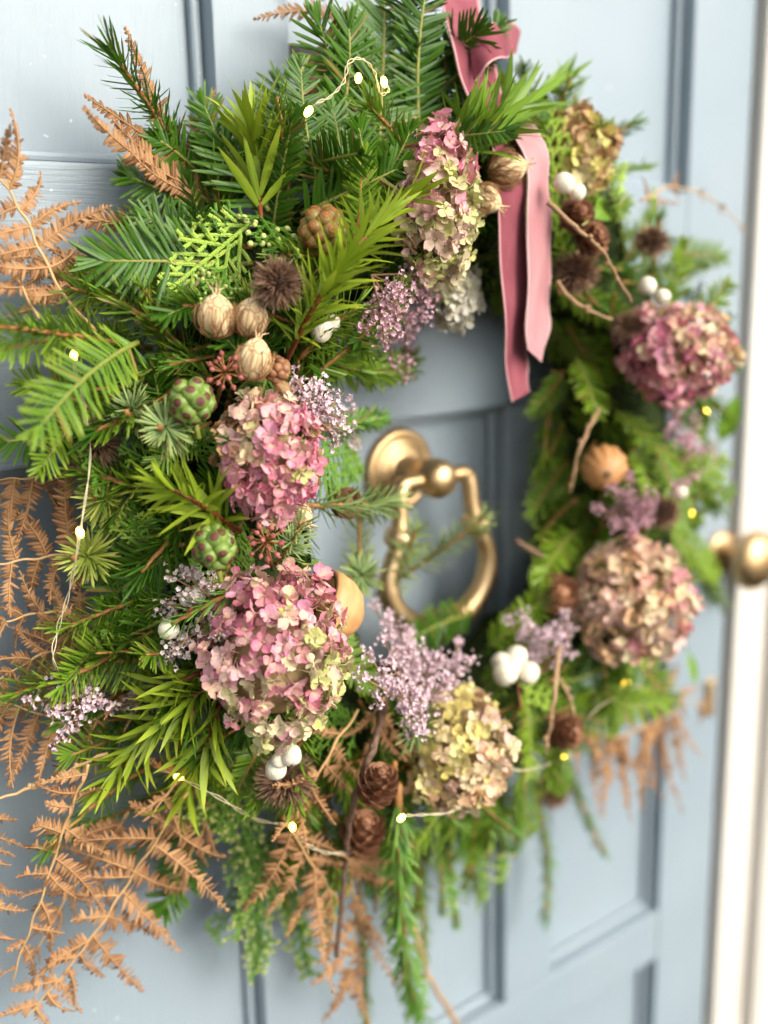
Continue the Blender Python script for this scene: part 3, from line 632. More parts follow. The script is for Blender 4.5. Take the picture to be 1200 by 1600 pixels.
for k, bx, by, tx, ty, h, lb in (('cypress_hang', 650, 1320, 640, 1440, .07, 'cypress trail hanging right of the long orange-stemmed spruce'), ('cypress_hang', 690, 1310, 700, 1420, .06, 'cypress trail hanging under the middle of the yellow hydrangea'), ('cypress_hang', 735, 1290, 760, 1400, .06, 'cypress trail hanging near the lower panel edge beyond the yellow hydrangea'),
      ('cypress_hang', 800, 1250, 790, 1370, .06, 'cypress trail hanging below the last visible wire'), ('firflat', 820, 1180, 830, 1300, .07, 'flat fir sprig hanging beside the lone spruce strand'), ('firflat', 760, 1230, 735, 1340, .08, 'flat fir sprig hanging at the lower edge of the yellow hydrangea'),
      ('cypress_hang', 500, 1330, 515, 1470, .06, 'cypress trail behind the hanging tan fern'), ('firflat', 860, 1130, 880, 1230, .08, 'flat fir sprig beside the hanging blurred cone'), ('spruce', 440, 1270, 450, 1420, .06, 'spruce strand between budded cypress and hanging fern')):
    sprig(k, pt(bx, by, -.02), at(tx, ty, h), lb, nrm=(-.2, -1, .1))
# cypress in the upper half
sp('cypress_light', 395, 345, 262, 440, 'light green cypress spray hanging in front of the long-needled yew', db=.01, dt=.045, var=1)
sp('cypress', 400, 350, 290, 375, 'green cypress spray behind the light green one', db=.0, dt=.03, var=2)
sp('cypress_cones', 400, 330, 450, 395, 'cypress spray with yellow buds above the brown spiny seed head', db=.0, dt=.02, var=0)
sp('cypress_cones', 360, 400, 345, 470, 'cypress spray with yellow buds above the seed pods', db=.0, dt=.015, var=2)
sp('cypress', 290, 710, 345, 690, 'dark cypress tip below the green berries', db=.0, dt=.03, var=1)
# far side
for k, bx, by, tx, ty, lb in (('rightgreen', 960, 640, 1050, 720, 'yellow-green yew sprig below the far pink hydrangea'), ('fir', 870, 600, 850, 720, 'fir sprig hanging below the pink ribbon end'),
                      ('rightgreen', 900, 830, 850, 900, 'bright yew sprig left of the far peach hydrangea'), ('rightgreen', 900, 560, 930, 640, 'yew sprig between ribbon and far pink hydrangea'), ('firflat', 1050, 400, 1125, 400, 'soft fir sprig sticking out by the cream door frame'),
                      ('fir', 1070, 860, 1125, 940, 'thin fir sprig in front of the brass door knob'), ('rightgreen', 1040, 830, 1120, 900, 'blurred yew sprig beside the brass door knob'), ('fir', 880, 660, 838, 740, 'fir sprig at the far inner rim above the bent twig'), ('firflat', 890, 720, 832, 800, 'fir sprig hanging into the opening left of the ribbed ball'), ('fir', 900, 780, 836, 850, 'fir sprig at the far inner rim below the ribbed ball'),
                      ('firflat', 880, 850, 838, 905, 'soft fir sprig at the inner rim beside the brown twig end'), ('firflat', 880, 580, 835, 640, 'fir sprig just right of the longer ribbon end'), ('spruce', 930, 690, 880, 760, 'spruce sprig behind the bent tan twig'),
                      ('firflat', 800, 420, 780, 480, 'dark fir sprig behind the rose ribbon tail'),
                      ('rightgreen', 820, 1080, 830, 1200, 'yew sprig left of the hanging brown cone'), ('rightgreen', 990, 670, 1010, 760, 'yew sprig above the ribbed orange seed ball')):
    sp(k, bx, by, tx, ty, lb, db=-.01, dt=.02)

# ------------------------------------------------------------------ lance-leaf sprays
def leafmesh(nm, L, w, curve, mat):
    return MB().blades([(0, 0, 0)], [(0, 0, 1)], [(0, 1, 0)], L, w, [0, .08, .3, .6, .85, 1], [.25, .5, .95, .9, .45, .03], curve=curve, fold=.18).mesh(nm, MAT[mat])
LEAF = {m: [leafmesh('leaf', .046, .0060*k, c, m) for c, k in ((.05, 1), (.16, .9), (.28, 1.05), (-.06, .85))] for m in ('lance', 'lance_dark')}
def spray(pts, label, n=34, size=1.0, mat='lance', open_=42, nrm=(-.3, -1, .2), flat=.0):
    path = catmull(pts, 8); base = path[0]
    t = thing('lance_leaf_spray', label, 'leaf spray', Matrix.Translation(base)); MI = Matrix.Translation(-Vector(base))
    ob('stem', MB().tube(path, [.0018, .0015, .0009], 7).mesh('stem', MAT['stem_r' if mat == 'lance' else 'stem_y']), t, MI)
    ts = np.linspace(.12, 1, n); P, T = along(path, ts)
    for i in range(n):
        ph = i*2.39996+RNG.normal(0, .25); x, y, z = basis(T[i], nrm)
        e = x*math.cos(ph)+y*math.sin(ph)*(1-flat); e = unit(e+unit(np.array(nrm))*.15)
        a = rad(open_+RNG.normal(0, 7)-open_*.55*max(0, (ts[i]-.75)/.25))
        d = T[i]*math.cos(a)+e*math.sin(a)
        s = size*RNG.uniform(.8, 1.12)*(.72+.4*math.sin(math.pi*min(1, ts[i]*.85+.1)))
        ob('leaf', LEAF[mat][int(RNG.integers(0, 4))], t, MI @ frame(P[i], d, T[i]-d*.6+jit(.15), s))
    return t
spray([pt(408, 345, .0), pt(402, 270, .02), pt(392, 195, .04)], 'upright lance-leaf spray with red stem above the light cypress', 46, 1.0, open_=34)
spray([pt(445, 570, -.01), pt(490, 480, .03), pt(545, 400, .045), pt(605, 335, .04)], 'long yellow-green lance-leaf spray slanting up beside the brown spiny seed head', 104, .72, open_=44)
spray([pt(375, 830, -.005), pt(315, 790, .03), pt(250, 755, .045)], 'lance-leaf spray fanned out beside the middle pink hydrangea', 52, .68, open_=52)
spray([pt(375, 1050, .0), pt(300, 1090, .035), pt(230, 1150, .045), pt(165, 1225, .04)], 'large lance-leaf spray reaching left below the biggest hydrangea', 84, .72, open_=46)
spray([pt(340, 1040, .0), pt(285, 1062, .03), pt(225, 1075, .03)], 'short lance-leaf spray between snowberry and the large spray', 34, .66, open_=46)
spray([pt(350, 1080, .01), pt(330, 1140, .04), pt(305, 1200, .045), pt(285, 1250, .04)], 'drooping lance-leaf spray over the bulb below the biggest hydrangea', 56, .8, open_=38, mat='lance')
spray([pt(700, 255, .0), pt(770, 195, .04), pt(880, 125, .05)], 'green lance-leaf spray pointing right over the ribbon', 60, 1.02, mat='lance_dark', open_=26)
spray([pt(690, 260, .0), pt(715, 215, .02), pt(735, 180, .03)], 'short lance-leaf spray between top hydrangea and ribbon', 26, .85, mat='lance_dark', open_=30)
spray([pt(590, 330, .0), pt(640, 310, .02)], 'small lance-leaf tip touching the top hydrangea', 12, .9, open_=30)

# ------------------------------------------------------------------ dried fern fronds
PIN = {}
def pinnamesh(L, n, v):
    t = np.linspace(0, 1, 18); cz = [.06, .16, -.14, .30, -.06, -.26][v]; cy = [.10, -.22, .25, -.4, .42, -.15][v]
    path = np.stack([cz*L*t**2.2, cy*L*t**2.5, L*t], 1); mb = MB()
    ts = np.linspace(.04, .975, n); P, T = along(path, ts); Y = np.array([0, 1., 0]); w = min(.0105, L*.185)
    for s in (-1, 1):
        X = np.cross(Y, T); a = np.radians(72-24*ts+RNG.normal(0, 6, n)); D_ = T*np.cos(a)[:, None]+s*X*np.sin(a)[:, None]+Y*RNG.normal(-.15, .28, n)[:, None]
        ln = w*(1-ts**2.2*.84)*RNG.uniform(.7, 1.15, n)*np.where(RNG.random(n) < .04, .25, 1)
        mb.blades(P, D_, Y+RNG.normal(0, .3, (n, 3)), ln, L/n*1.08*(1-.35*ts), [0, .3, .75, 1], [1.1, 1.0, .8, .25], curve=RNG.uniform(.1, .6, n), fold=-.35)
    mb.tube(path, [.0008, .0006, .0003], 5); return mb.mesh('pinna', MAT['fern'])
for L, n in ((.025, 13), (.04, 18), (.06, 23), (.085, 27), (.11, 30)): PIN[L] = [pinnamesh(L, n, v) for v in range(6)]
def pinna(ln, v):
    L = min(PIN, key=lambda a: abs(a-ln)); return PIN[L][v], ln/L

def frond(label, rach, pins, h, dh=.0, nrm=(-.1, -1, .1), scale=1.0, seedv=None):
    """rach: pixels along the stalk; pins: (base px, tip px); h: metres off the door (one value or per stalk point)"""
    hs = h if isinstance(h, (list, tuple)) else [h]*len(rach)
    R = [at(x, y, q) for (x, y), q in zip(rach, hs)]; path = catmull(R, 8)
    t = thing('fern_frond', label, 'fern', Matrix.Translation(path[0])); MI = Matrix.Translation(-Vector(path[0]))
    path = path+np.stack([np.sin(np.arange(len(path))*.7+path[0][2]*90), 0*np.arange(len(path)), np.cos(np.arange(len(path))*.9)], 1)*.0007
    ob('rachis', MB().tube(path, [.0012, .0010, .0006], 6).mesh('rachis', MAT['rachis']), t, MI)
    xs = np.array([x for x, y in rach], float); ys = np.array([y for x, y in rach], float)
    for (bx, by, tx, ty) in pins:
        k = np.argmin(np.hypot(xs-bx, ys-by)); hb = hs[k]; b = at(bx, by, hb)
        # root the pinna on the stalk
        j = np.argmin(np.linalg.norm(path-b, axis=1)); 
        if np.linalg.norm(path[j]-b) < .012: b = path[j]
        tp = at(tx, ty, hb+RNG.uniform(-.006, .014)+dh); ln = np.linalg.norm(tp-b)
        me, sc = pinna(ln, int(RNG.integers(0, 6))); ob('pinna', me, t, MI @ frame(b, tp-b, np.array(nrm)+jit(.24), sc))
    return t
def autofrond(label, rach, h, n=7, plen=90, ang=60, taper=.65, **kw):
    """pinnae in pairs along the stalk, long at its foot and short at its tip"""
    P = catmull([np.array([x, y, 0.]) for x, y in rach], 10)[:, :2]; pins = []
    s = np.linspace(0, 1, len(P)); T = np.gradient(P, axis=0)
    for i in range(n):
        u = .12+.84*i/(n-1); p = [np.interp(u, s, P[:, 0]), np.interp(u, s, P[:, 1])]; d = np.array([np.interp(u, s, T[:, 0]), np.interp(u, s, T[:, 1])]); d /= np.linalg.norm(d)
        for q in (-1, 1):
            a = rad(ang-20*u+RNG.normal(0, 5))*q; l = plen*(1-taper*u)*RNG.uniform(.85, 1.1)
            pins.append((p[0], p[1], p[0]+l*(d[0]*math.cos(a)-d[1]*math.sin(a)), p[1]+l*(d[0]*math.sin(a)+d[1]*math.cos(a))))
    pins.append((*P[-1], *(P[-1]+T[-1]/np.linalg.norm(T[-1])*plen*.3)))
    return frond(label, rach, pins, h, **kw)

frond('dried tan fern fanning out over the door beneath the long dark fir sprig', [(345, 330), (300, 262), (262, 215)],
      [(300, 262, 126, 143), (330, 296, 84, 203), (270, 225, 197, 38), (300, 250, 306, 128), (318, 285, 150, 215), (335, 310, 180, 275)], [.05, .035, .03])
frond('dried tan fern standing out at the door edge with curled pinna tips', [(150, 520), (93, 451), (60, 385), (32, 328), (0, 278), (-40, 215)],
      [(14, 297, 63, 195), (34, 330, 94, 276), (47, 357, 112, 296), (63, 385, 156, 308), (80, 420, 142, 396), (93, 450, 140, 425), (0, 280, 12, 190), (30, 325, -40, 345), (45, 355, -40, 372), (60, 388, -40, 402), (72, 415, -30, 430), (95, 455, 20, 470), (110, 480, 150, 462)], [.07, .06, .055, .05, .05, .05])
frond('dried tan fern half hidden behind the long-needled yew sprig', [(250, 420), (180, 415), (110, 420)],
      [(215, 350, 84, 337), (215, 392, 108, 380), (200, 416, 74, 414), (170, 416, 60, 440), (190, 416, 100, 390), (140, 418, 40, 420)], [.05, .04, .04])
frond('small dried fern lying just above the orange-stemmed fir sprigs', [(60, 500), (35, 450), (0, 398), (-30, 350)],
      [(38, 455, 100, 440), (35, 448, -30, 455), (15, 420, -40, 430), (5, 405, 60, 402), (50, 478, 10, 490), (45, 470, 95, 475)], [.06, .05, .05, .05])
frond('dried fern with upright pinnae beside the glowing pale fir tuft', [(135, 862), (75, 870), (20, 878), (-40, 886)],
      [(112, 864, 72, 700), (75, 870, 36, 765), (24, 878, -6, 790), (-15, 882, -30, 800), (62, 873, 30, 955), (20, 878, 8, 965), (95, 868, 62, 945), (110, 866, 100, 760), (118, 866, 110, 930)], [.05, .04, .04, .04])
frond('reddish dried fern pinnae hanging below the dark seed head', [(120, 735), (60, 745), (0, 750)],
      [(55, 745, 40, 850), (92, 738, 100, 850), (30, 748, -5, 760), (20, 750, 5, 860)], .03)
autofrond('golden dried fern fan behind the falling light wire', [(165, 1000), (110, 1010), (50, 1030), (-20, 1075)], [.06, .05, .045, .04], 7, 105, 58)
autofrond('dried fern fan arching just above the golden one', [(150, 965), (90, 955), (30, 965), (-30, 985)], [.05, .04, .04, .04], 6, 85, 62)
frond('dried fern with pinnae drooping below the small lilac flowers', [(175, 1110), (120, 1130), (60, 1115), (0, 1095)],
      [(35, 1108, -8, 1215), (60, 1116, 18, 1225), (90, 1124, 48, 1228), (120, 1130, 74, 1238), (10, 1098, -40, 1190), (150, 1118, 100, 1235), (45, 1110, 30, 1050), (80, 1120, 78, 1060), (10, 1098, -5, 1040), (110, 1128, 125, 1070)], [.06, .05, .045, .04])
frond('largest dried tan fern spreading down to the lower corner', [(292, 1240), (245, 1312), (205, 1370), (168, 1430), (130, 1482), (80, 1545), (40, 1590)],
      [(245, 1318, 347, 1391), (268, 1280, 347, 1370), (213, 1360, 302, 1417), (189, 1398, 268, 1470), (168, 1430, 256, 1466), (143, 1464, 211, 1549), (122, 1490, 153, 1545), (101, 1510, 132, 1562), (87, 1530, 123, 1584), (73, 1550, 102, 1604), (55, 1572, 80, 1620),
       (241, 1316, 133, 1303), (210, 1356, 106, 1316), (206, 1366, 113, 1374), (185, 1400, 110, 1398), (165, 1434, 95, 1440), (140, 1470, 44, 1520), (115, 1500, 50, 1500), (90, 1535, 8, 1550), (60, 1568, -10, 1585), (265, 1280, 190, 1250)], [.09, .075, .06, .055, .05, .045, .04])
frond('second dried tan fern hanging beside the largest one', [(138, 1196), (118, 1246), (98, 1300), (80, 1356), (60, 1415), (40, 1470), (18, 1535)],
      [(130, 1216, 66, 1226), (124, 1234, 60, 1246), (112, 1265, 58, 1264), (98, 1300, 26, 1276), (88, 1328, 24, 1314), (80, 1366, 12, 1366), (70, 1390, 30, 1398), (91, 1338, 173, 1402), (84, 1363, 132, 1438), (63, 1412, 107, 1484), (50, 1445, 100, 1460), (40, 1470, 0, 1490), (40, 1475, 75, 1530), (28, 1510, -5, 1525), (105, 1290, 165, 1340), (120, 1250, 160, 1215)], [.085, .075, .065, .06, .055, .05, .045])
frond('dried fern edge entering the picture beside the second hanging fern', [(-45, 1230), (-35, 1300), (-30, 1380), (-35, 1480)],
      [(-40, 1262, 26, 1298), (-36, 1300, 22, 1312), (-34, 1325, 18, 1332), (-33, 1350, 16, 1352), (-32, 1385, 34, 1402), (-32, 1410, 38, 1442), (-34, 1450, 20, 1478), (-35, 1475, 12, 1510)], .05)
frond('dried tan fern hanging below the lowest wire between two bulbs', [(448, 1285), (478, 1335), (510, 1380), (530, 1410)],
      [(456, 1295, 414, 1442), (474, 1325, 446, 1440), (492, 1352, 502, 1520), (480, 1340, 560, 1345), (500, 1370, 440, 1458), (462, 1305, 530, 1320), (515, 1386, 540, 1480), (455, 1290, 500, 1220)], [.11, .11, .105, .1])
frond('brown dried fern drooping past the hanging larch twig', [(540, 1330), (552, 1395), (556, 1450), (548, 1520)],
      [(545, 1352, 635, 1350), (548, 1362, 630, 1410), (552, 1402, 592, 1480), (550, 1380, 500, 1440), (556, 1430, 600, 1500), (556, 1440, 505, 1500), (552, 1480, 585, 1560), (554, 1470, 510, 1555), (549, 1510, 528, 1605), (548, 1515, 570, 1590)], [.10, .09, .08, .07])
frond('curled tan fern draped below the white snowberries', [(560, 1110), (525, 1160), (495, 1215), (460, 1280)],
      [(535, 1145, 480, 1145), (520, 1170, 560, 1210), (505, 1195, 548, 1245), (500, 1205, 440, 1250), (485, 1235, 520, 1290), (470, 1262, 420, 1310), (470, 1262, 480, 1330)], [.13, .14, .14, .13])
frond('brown fern curl above the pine cones', [(600, 1090), (585, 1120), (590, 1160)],
      [(592, 1105, 636, 1170), (588, 1115, 550, 1165), (588, 1135, 630, 1195), (590, 1155, 560, 1200)], [.13, .13, .12])
frond('dried fern behind the top light loop', [(512, -40), (520, 40), (526, 120), (530, 190)],
      [(520, 32, 436, -14), (521, 55, 478, 110), (523, 85, 470, 150), (526, 115, 428, 150), (520, 35, 580, 0), (522, 70, 580, 60), (526, 110, 570, 90), (515, 0, 450, -30), (526, 125, 565, 140)], [.02, .035, .045, .06], nrm=(-.2, -1, 0))
frond('reddish dried fern low on the wreath near the green lance spray', [(200, 1090), (260, 1080)], [(200, 1090, 150, 1120), (215, 1088, 230, 1060), (230, 1086, 195, 1130)], .07)
frond('brown dried fern beside the bulb under the lance leaves', [(310, 1190), (270, 1230), (235, 1275)], [(290, 1210, 225, 1210), (280, 1222, 330, 1265), (260, 1245, 215, 1270), (255, 1250, 290, 1300)], .08)
autofrond('blurred brown fern spreading over the door panel below the peach hydrangea', [(895, 1110), (960, 1078), (1035, 1078), (1100, 1105)], [.09, .07, .06, .05], 7, 95, 72)
frond('blurred coral brown fern drooping at the lower far side', [(900, 1130), (960, 1150), (1020, 1130), (1060, 1110)],
      [(935, 1140, 915, 1250), (965, 1150, 930, 1275), (990, 1145, 960, 1280), (1015, 1132, 1000, 1260), (1035, 1124, 1040, 1240), (1055, 1113, 1060, 1220), (950, 1146, 1000, 1220), (1040, 1120, 1000, 1200), (915, 1134, 890, 1210), (975, 1149, 985, 1285), (1005, 1138, 1030, 1255), (1050, 1116, 1090, 1190), (925, 1137, 950, 1230)], [.09, .08, .065, .055])
autofrond('blurred fern arching out in front of the door frame', [(1000, 315), (1050, 292), (1110, 310), (1165, 360)], [.10, .09, .08, .07], 5, 34, 55)

autofrond('dried fern fan pressed against the door above the orange-stemmed fir', [(170, 455), (110, 440), (40, 425), (-30, 420)], [.045, .03, .028, .028], 7, 70, 60)
autofrond('russet dried fern behind the falling wire and lilac flowers', [(170, 1080), (110, 1075), (50, 1085), (-20, 1110)], [.05, .035, .03, .03], 7, 85, 60)
autofrond('fine dried fern behind the two large hanging fronds', [(200, 1270), (150, 1340), (100, 1410), (55, 1490)], [.05, .035, .03, .028], 8, 80, 55)
autofrond('russet fern tip between hanging cypress and largest frond', [(330, 1270), (300, 1330), (280, 1390)], [.06, .05, .045], 5, 60, 52)

# ------------------------------------------------------------------ hydrangea heads
def floretmesh(v):
    mb = MB()
    for k in range(4):
        a = math.pi/2*k+RNG.normal(0, .2); up = RNG.uniform(-.05, .8)
        d = np.array([math.cos(a), math.sin(a), up]); s = RNG.uniform(.85, 1.12)
        mb.blades([d*.0006+np.array([0, 0, .0004*(k % 2)])], [d], [(-d[0]*up, -d[1]*up, 1)], .0105*s, .0105*s*RNG.uniform(.85, 1.05), [0, .12, .38, .68, .9, 1], [.16, .34, .82, 1.0, .62, .12], curve=RNG.uniform(-.4, .45), fold=RNG.uniform(-.1, .5), cols=5)
    for v_ in mb.v: v_ += RNG.normal(0, .00042, v_.shape)          # crumpled, uneven petal edges
    mb.lathe([(.0001, .0018), (.0009, .0014), (.0011, .0006), (.0005, -.001), (.0004, -.012)], 7)
    return mb.mesh('floret', MAT['petal'])
FLO = [floretmesh(v) for v in range(14)]
PINK = [(.72, .23, .34), (.80, .40, .46), (.74, .29, .44), (.64, .18, .28), (.82, .52, .50), (.80, .46, .38), (.80, .62, .40)]
ROSE = [(.68, .15, .30), (.78, .28, .42), (.64, .13, .24), (.82, .42, .44)]
GREEN = [(.56, .56, .20), (.64, .60, .29), (.46, .50, .15), (.70, .60, .38), (.60, .62, .26), (.70, .46, .42)]
CREAM = [(.74, .60, .38), (.76, .66, .42), (.72, .54, .34), (.72, .46, .40)]
PEACH = [(.78, .48, .28), (.84, .58, .40), (.78, .46, .36), (.86, .70, .48), (.82, .52, .48)]
YELLOW = [(.80, .68, .22), (.84, .74, .33), (.72, .64, .17), (.84, .68, .38)]
BROWN = [(.34, .16, .07), (.46, .24, .11), (.56, .32, .16)]
def hydrangea(label, px, py, rx, ry, A, B, g, C=None, gc=None, n=150, dh=.0, fs=1.0, deep=.8, mixr=.45, lean=-.05):
    c = pt(px, py, dh); z = depth(c); rX, rY = rx*z/FPX, ry*z/FPX; rZ = deep*.5*(rX+rY)
    Z = -CF; X = CR; Yv = CU
    t = thing('hydrangea_head', label, 'flower', Matrix.Translation(c))
    core = MB().lathe([(.02, -.98), (.45, -.85), (.72, -.5), (.8, 0), (.72, .45), (.45, .75), (.02, .86)], 18)
    m = Matrix.Identity(4)
    for i in range(3): m[i][0], m[i][1], m[i][2] = X[i]*rX*.86, Yv[i]*rY*.86, Z[i]*rZ*.86
    ob('flower_core', core.mesh('flower_core', MAT['hcore']), t, m)
    g = unit(np.array(g)); k = 0; N = int(n*1.40)
    pv = RNG.uniform(0, 6.28, 3)
    for i in range(N):
        w = 1-2*(i+.5)/N; r = math.sqrt(1-w*w); a = i*2.39996+RNG.normal(0, .12)
        d = np.array([r*math.cos(a), r*math.sin(a), w])        # z of d = towards the camera
        if d[2] < -.42: continue
        d = unit(d+RNG.normal(0, .07, 3))
        lump = 1+.07*math.sin(3*d[0]*2+pv[0])*math.sin(5*d[1]+pv[1])
        rr = RNG.uniform(.76, 1.02)*lump
        p = (X*d[0]*rX+Yv*d[1]*rY+Z*d[2]*rZ)*rr
        nr = unit(X*d[0]/rX+Yv*d[1]/rY+Z*d[2]/rZ)
        s = float(d[:2] @ g)+RNG.normal(0, mixr); pal = A if s < lean else B
        if C is not None and float(d[:2] @ unit(np.array(gc)))+RNG.normal(0, .25) > .45: pal = C
        col = np.array(pal[int(RNG.integers(0, len(pal)))])*RNG.uniform(.82, 1.12)
        ob('floret', FLO[int(RNG.integers(0, 14))], t, frame(p, nr+jit(.52), jit(1), fs*RNG.uniform(.66, 1.12)), color=np.clip(col, 0, .85))
        k += 1
    return t
hydrangea('pink and pale green hydrangea beside the ribbon near the top', 680, 318, 66, 128, PINK, GREEN, (.5, -.85), n=285, dh=.01, fs=.68)
hydrangea('rose pink hydrangea with brown withered edge above the bell cup', 421, 712, 78, 100, PINK[:5], PINK[:5]+ROSE[1:2]+GREEN[:1], (.3, -.9), C=BROWN[1:]+PINK[4:]+CREAM[2:], gc=(-.75, .65), n=290, dh=.018, fs=.68)
hydrangea('largest pink and cream hydrangea, sharp, over the white snowberries', 431, 1022, 114, 138, PINK, GREEN+CREAM, (.45, -.9), n=294, dh=.024, fs=.76, lean=.2)
hydrangea('yellow and peach hydrangea low beside the lilac statice', 716, 1172, 84, 96, YELLOW, CREAM+PEACH[:2], (.6, -.3), n=270, dh=.015, fs=.74)
hydrangea('round peach hydrangea on the far lower side of the wreath', 988, 938, 94, 95, PEACH, PEACH+CREAM+PINK[:1], (.5, .1), n=270, dh=.015, fs=.8)
hydrangea('far hydrangea in mixed deep pink and orange by the door frame', 1058, 552, 90, 74, ROSE+PINK, PEACH+CREAM, (.8, .3), lean=.4, n=250, dh=.015, fs=.8)
hydrangea('yellow hydrangea with brown tips beyond the ribbon', 903, 240, 54, 66, YELLOW, YELLOW+BROWN, (.9, .2), C=BROWN, gc=(.5, .9), n=150, dh=.01, fs=.88)
hydrangea('small whitish green hydrangea under the top one', 712, 462, 34, 52, [(.72, .70, .50), (.62, .66, .40)], [(.74, .72, .60), (.78, .76, .68)], (.4, -.9), n=80, dh=-.005, fs=.72)

# ------------------------------------------------------------------ spiny brown seed heads
def seedhead(label, px, py, rp, dh=0., n=480):
    c = pt(px, py, dh); r = rp*depth(c)/FPX
    t = thing('spiny_seed_head', label, 'seed head', Matrix.Translation(c))
    i = np.arange(n); w = 1-2*(i+.5)/n; a = i*2.39996; q = np.sqrt(1-w*w)
    d = np.stack([q*np.cos(a), q*np.sin(a), w], 1)+RNG.normal(0, .06, (n, 3)); d /= np.linalg.norm(d, axis=1)[:, None]
    ob('core', MB().lathe([(.02*r, -.56*r), (.35*r, -.46*r), (.55*r, -.1*r), (.55*r, .15*r), (.35*r, .44*r), (.02*r, .55*r)], 16).mesh('core', MAT['teasel_core']), t)
    mb = MB().blades(d*.5*r, d, RNG.normal(0, 1, (n, 3)), r*RNG.uniform(.36, .56, n)*np.where(RNG.random(n) < .07, .45, 1), r*.062, [0, .5, 1], [1, .7, .12], fold=.6)
    mb.blades(d*.52*r, d+RNG.normal(0, .25, (n, 3)), RNG.normal(0, 1, (n, 3)), r*RNG.uniform(.15, .28, n), r*.07, [0, .5, 1], [1, .8, .1], fold=.6)
    ob('spines', mb.mesh('spines', MAT['teasel']), t, kind='stuff')
    t.scale = (RNG.uniform(.9, 1.05), RNG.uniform(.9, 1.05), RNG.uniform(.86, 1.02)); return t
seedhead('sharp round brown spiny seed head beside the two pale pods', 434, 442, 50, .04)
seedhead('brown spiny seed head behind the white snowberry pair', 447, 1218, 52, .022)
seedhead('dark brown spiny seed head left of the blue-green fir tufts', 150, 690, 48, .03)
seedhead('blurred brown seed head just right of the ribbon tails', 900, 425, 42, .0)
seedhead('small blurred brown seed head near the cream door frame', 1018, 377, 32, .015)
seedhead('blurred dark seed head at the edge of the far pink hydrangea', 985, 512, 34, .0)
seedhead('blurred seed head hanging at the far lower rim', 862, 1235, 34, .0)
seedhead('blurred brown seed head above the far peach hydrangea', 1035, 800, 34, .0)

# ------------------------------------------------------------------ pale papery seed pods
def pod(label, px, py, rp, up=(0, 0, 1), dh=.01, ratio=1.15, threads=34):
    c = pt(px, py, dh); r = rp*depth(c)/FPX
    t = thing('seed_pod', label, 'seed pod', frame(c, up, (0, -1, 0)))
    pr = [(r*math.sin(a)*(1 if a < 1.9 else 1-.16*(a-1.9)), -r*ratio*math.cos(a)*(1 if a < 1.6 else 1+.05*(a-1.6)/1.5)) for a in np.linspace(.05, math.pi-.10, 18)]; q0 = RNG.uniform(0, 6)
    ob('pod', MB().lathe(pr, 40, lambda a, i: 1+.08*abs(math.cos(2.5*a))**.5*math.sin(math.pi*i)-.07+.03*math.sin(a+q0)*math.sin(2.5*i)).mesh('pod', MAT['pod']), t)
    for k in range(5):
        a = 2*math.pi*k/5+.3; ca, sa = math.cos(a), math.sin(a)
        ob('horn', MB().tube(catmull([(r*.10*ca, r*.10*sa, r*ratio*.95), (r*.22*ca, r*.22*sa, r*ratio*1.2), (r*.5*ca*RNG.uniform(.5, 1.2), r*.5*sa, r*ratio*RNG.uniform(1.25, 1.75))], 4), [r*.085, r*.045, r*.02], 5).mesh('horn', MAT['pod']), t)
    mb = MB()
    for k in range(threads):
        a = RNG.uniform(0, 6.28); b = a; P = []
        for s in np.linspace(0, 1, 6):
            b += RNG.normal(0, .16); rr = r*(1.05+.18*RNG.random())*math.sin(min(2.9, .25+s*RNG.uniform(1.6, 2.3))); P.append((rr*math.cos(b), rr*math.sin(b), -r*ratio*1.02*math.cos(.25+s*1.9)))
        mb.tube(catmull(P, 3), [r*.045, r*.035, r*.02], 4, cap=False)
    ob('threads', mb.mesh('threads', MAT['pod_thread']), t, kind='stuff'); return t
pod('palest papery seed pod with horned top, in front of the pod row', 338, 494, 30, (-.1, -.25, 1), .03)
pod('papery seed pod touching the brown spiny seed head', 391, 496, 27, (.1, -.35, 1), .025)
pod('tan papery seed pod lowest of the three by the ivy umbel', 397, 562, 27, (.15, -.2, 1), .025, 1.25)
pod('papery seed pod with tangled threads lying beside the ribbon top', 792, 264, 26, (.9, -.5, .2), .015, 1.2, 60)
pod('tangled papery seed pod at the edge of the top hydrangea', 760, 312, 22, (.6, -.6, -.5), .01, 1.1, 60)
pod('small pale seed pod tucked under the middle hydrangea', 468, 806, 20, (.4, -.5, -.6), .0, 1.1, 44)

# ------------------------------------------------------------------ ivy berry clusters
BER = {k: MB().lathe([(.06, -1), (.5, -.86), (.85, -.5), (1, -.05), (.95, .35), (.75, .68), (.45, .88), (.05, .93)], 14).mesh('berry', MAT[k]) for k in ('berry', 'berry_r', 'seed')}
WHITE = []
for v in range(6):
    q = RNG.uniform(0, 6.28, 4); WHITE.append(MB().lathe([(.05, -.98), (.34, -.93), (.62, -.78), (.84, -.54), (.97, -.22), (1.0, .1), (.95, .42), (.80, .68), (.55, .86), (.28, .93), (.12, .90), (.03, .86)], 22, lambda a, i: 1+.07*math.sin(a+q[0])*math.sin(3*i+q[1])+.045*math.sin(2*a+q[2]+3*i)+.02*math.sin(5*a+q[3]-6*i)).mesh('berry', MAT['white']))
CAP = {k: MB().lathe([(.52, .84), (.50, .90), (.38, .95), (.2, .97), (.10, 1.06), (.02, 1.08)], 12).mesh('cap', MAT[k]) for k in ('cap', 'cap_o')}
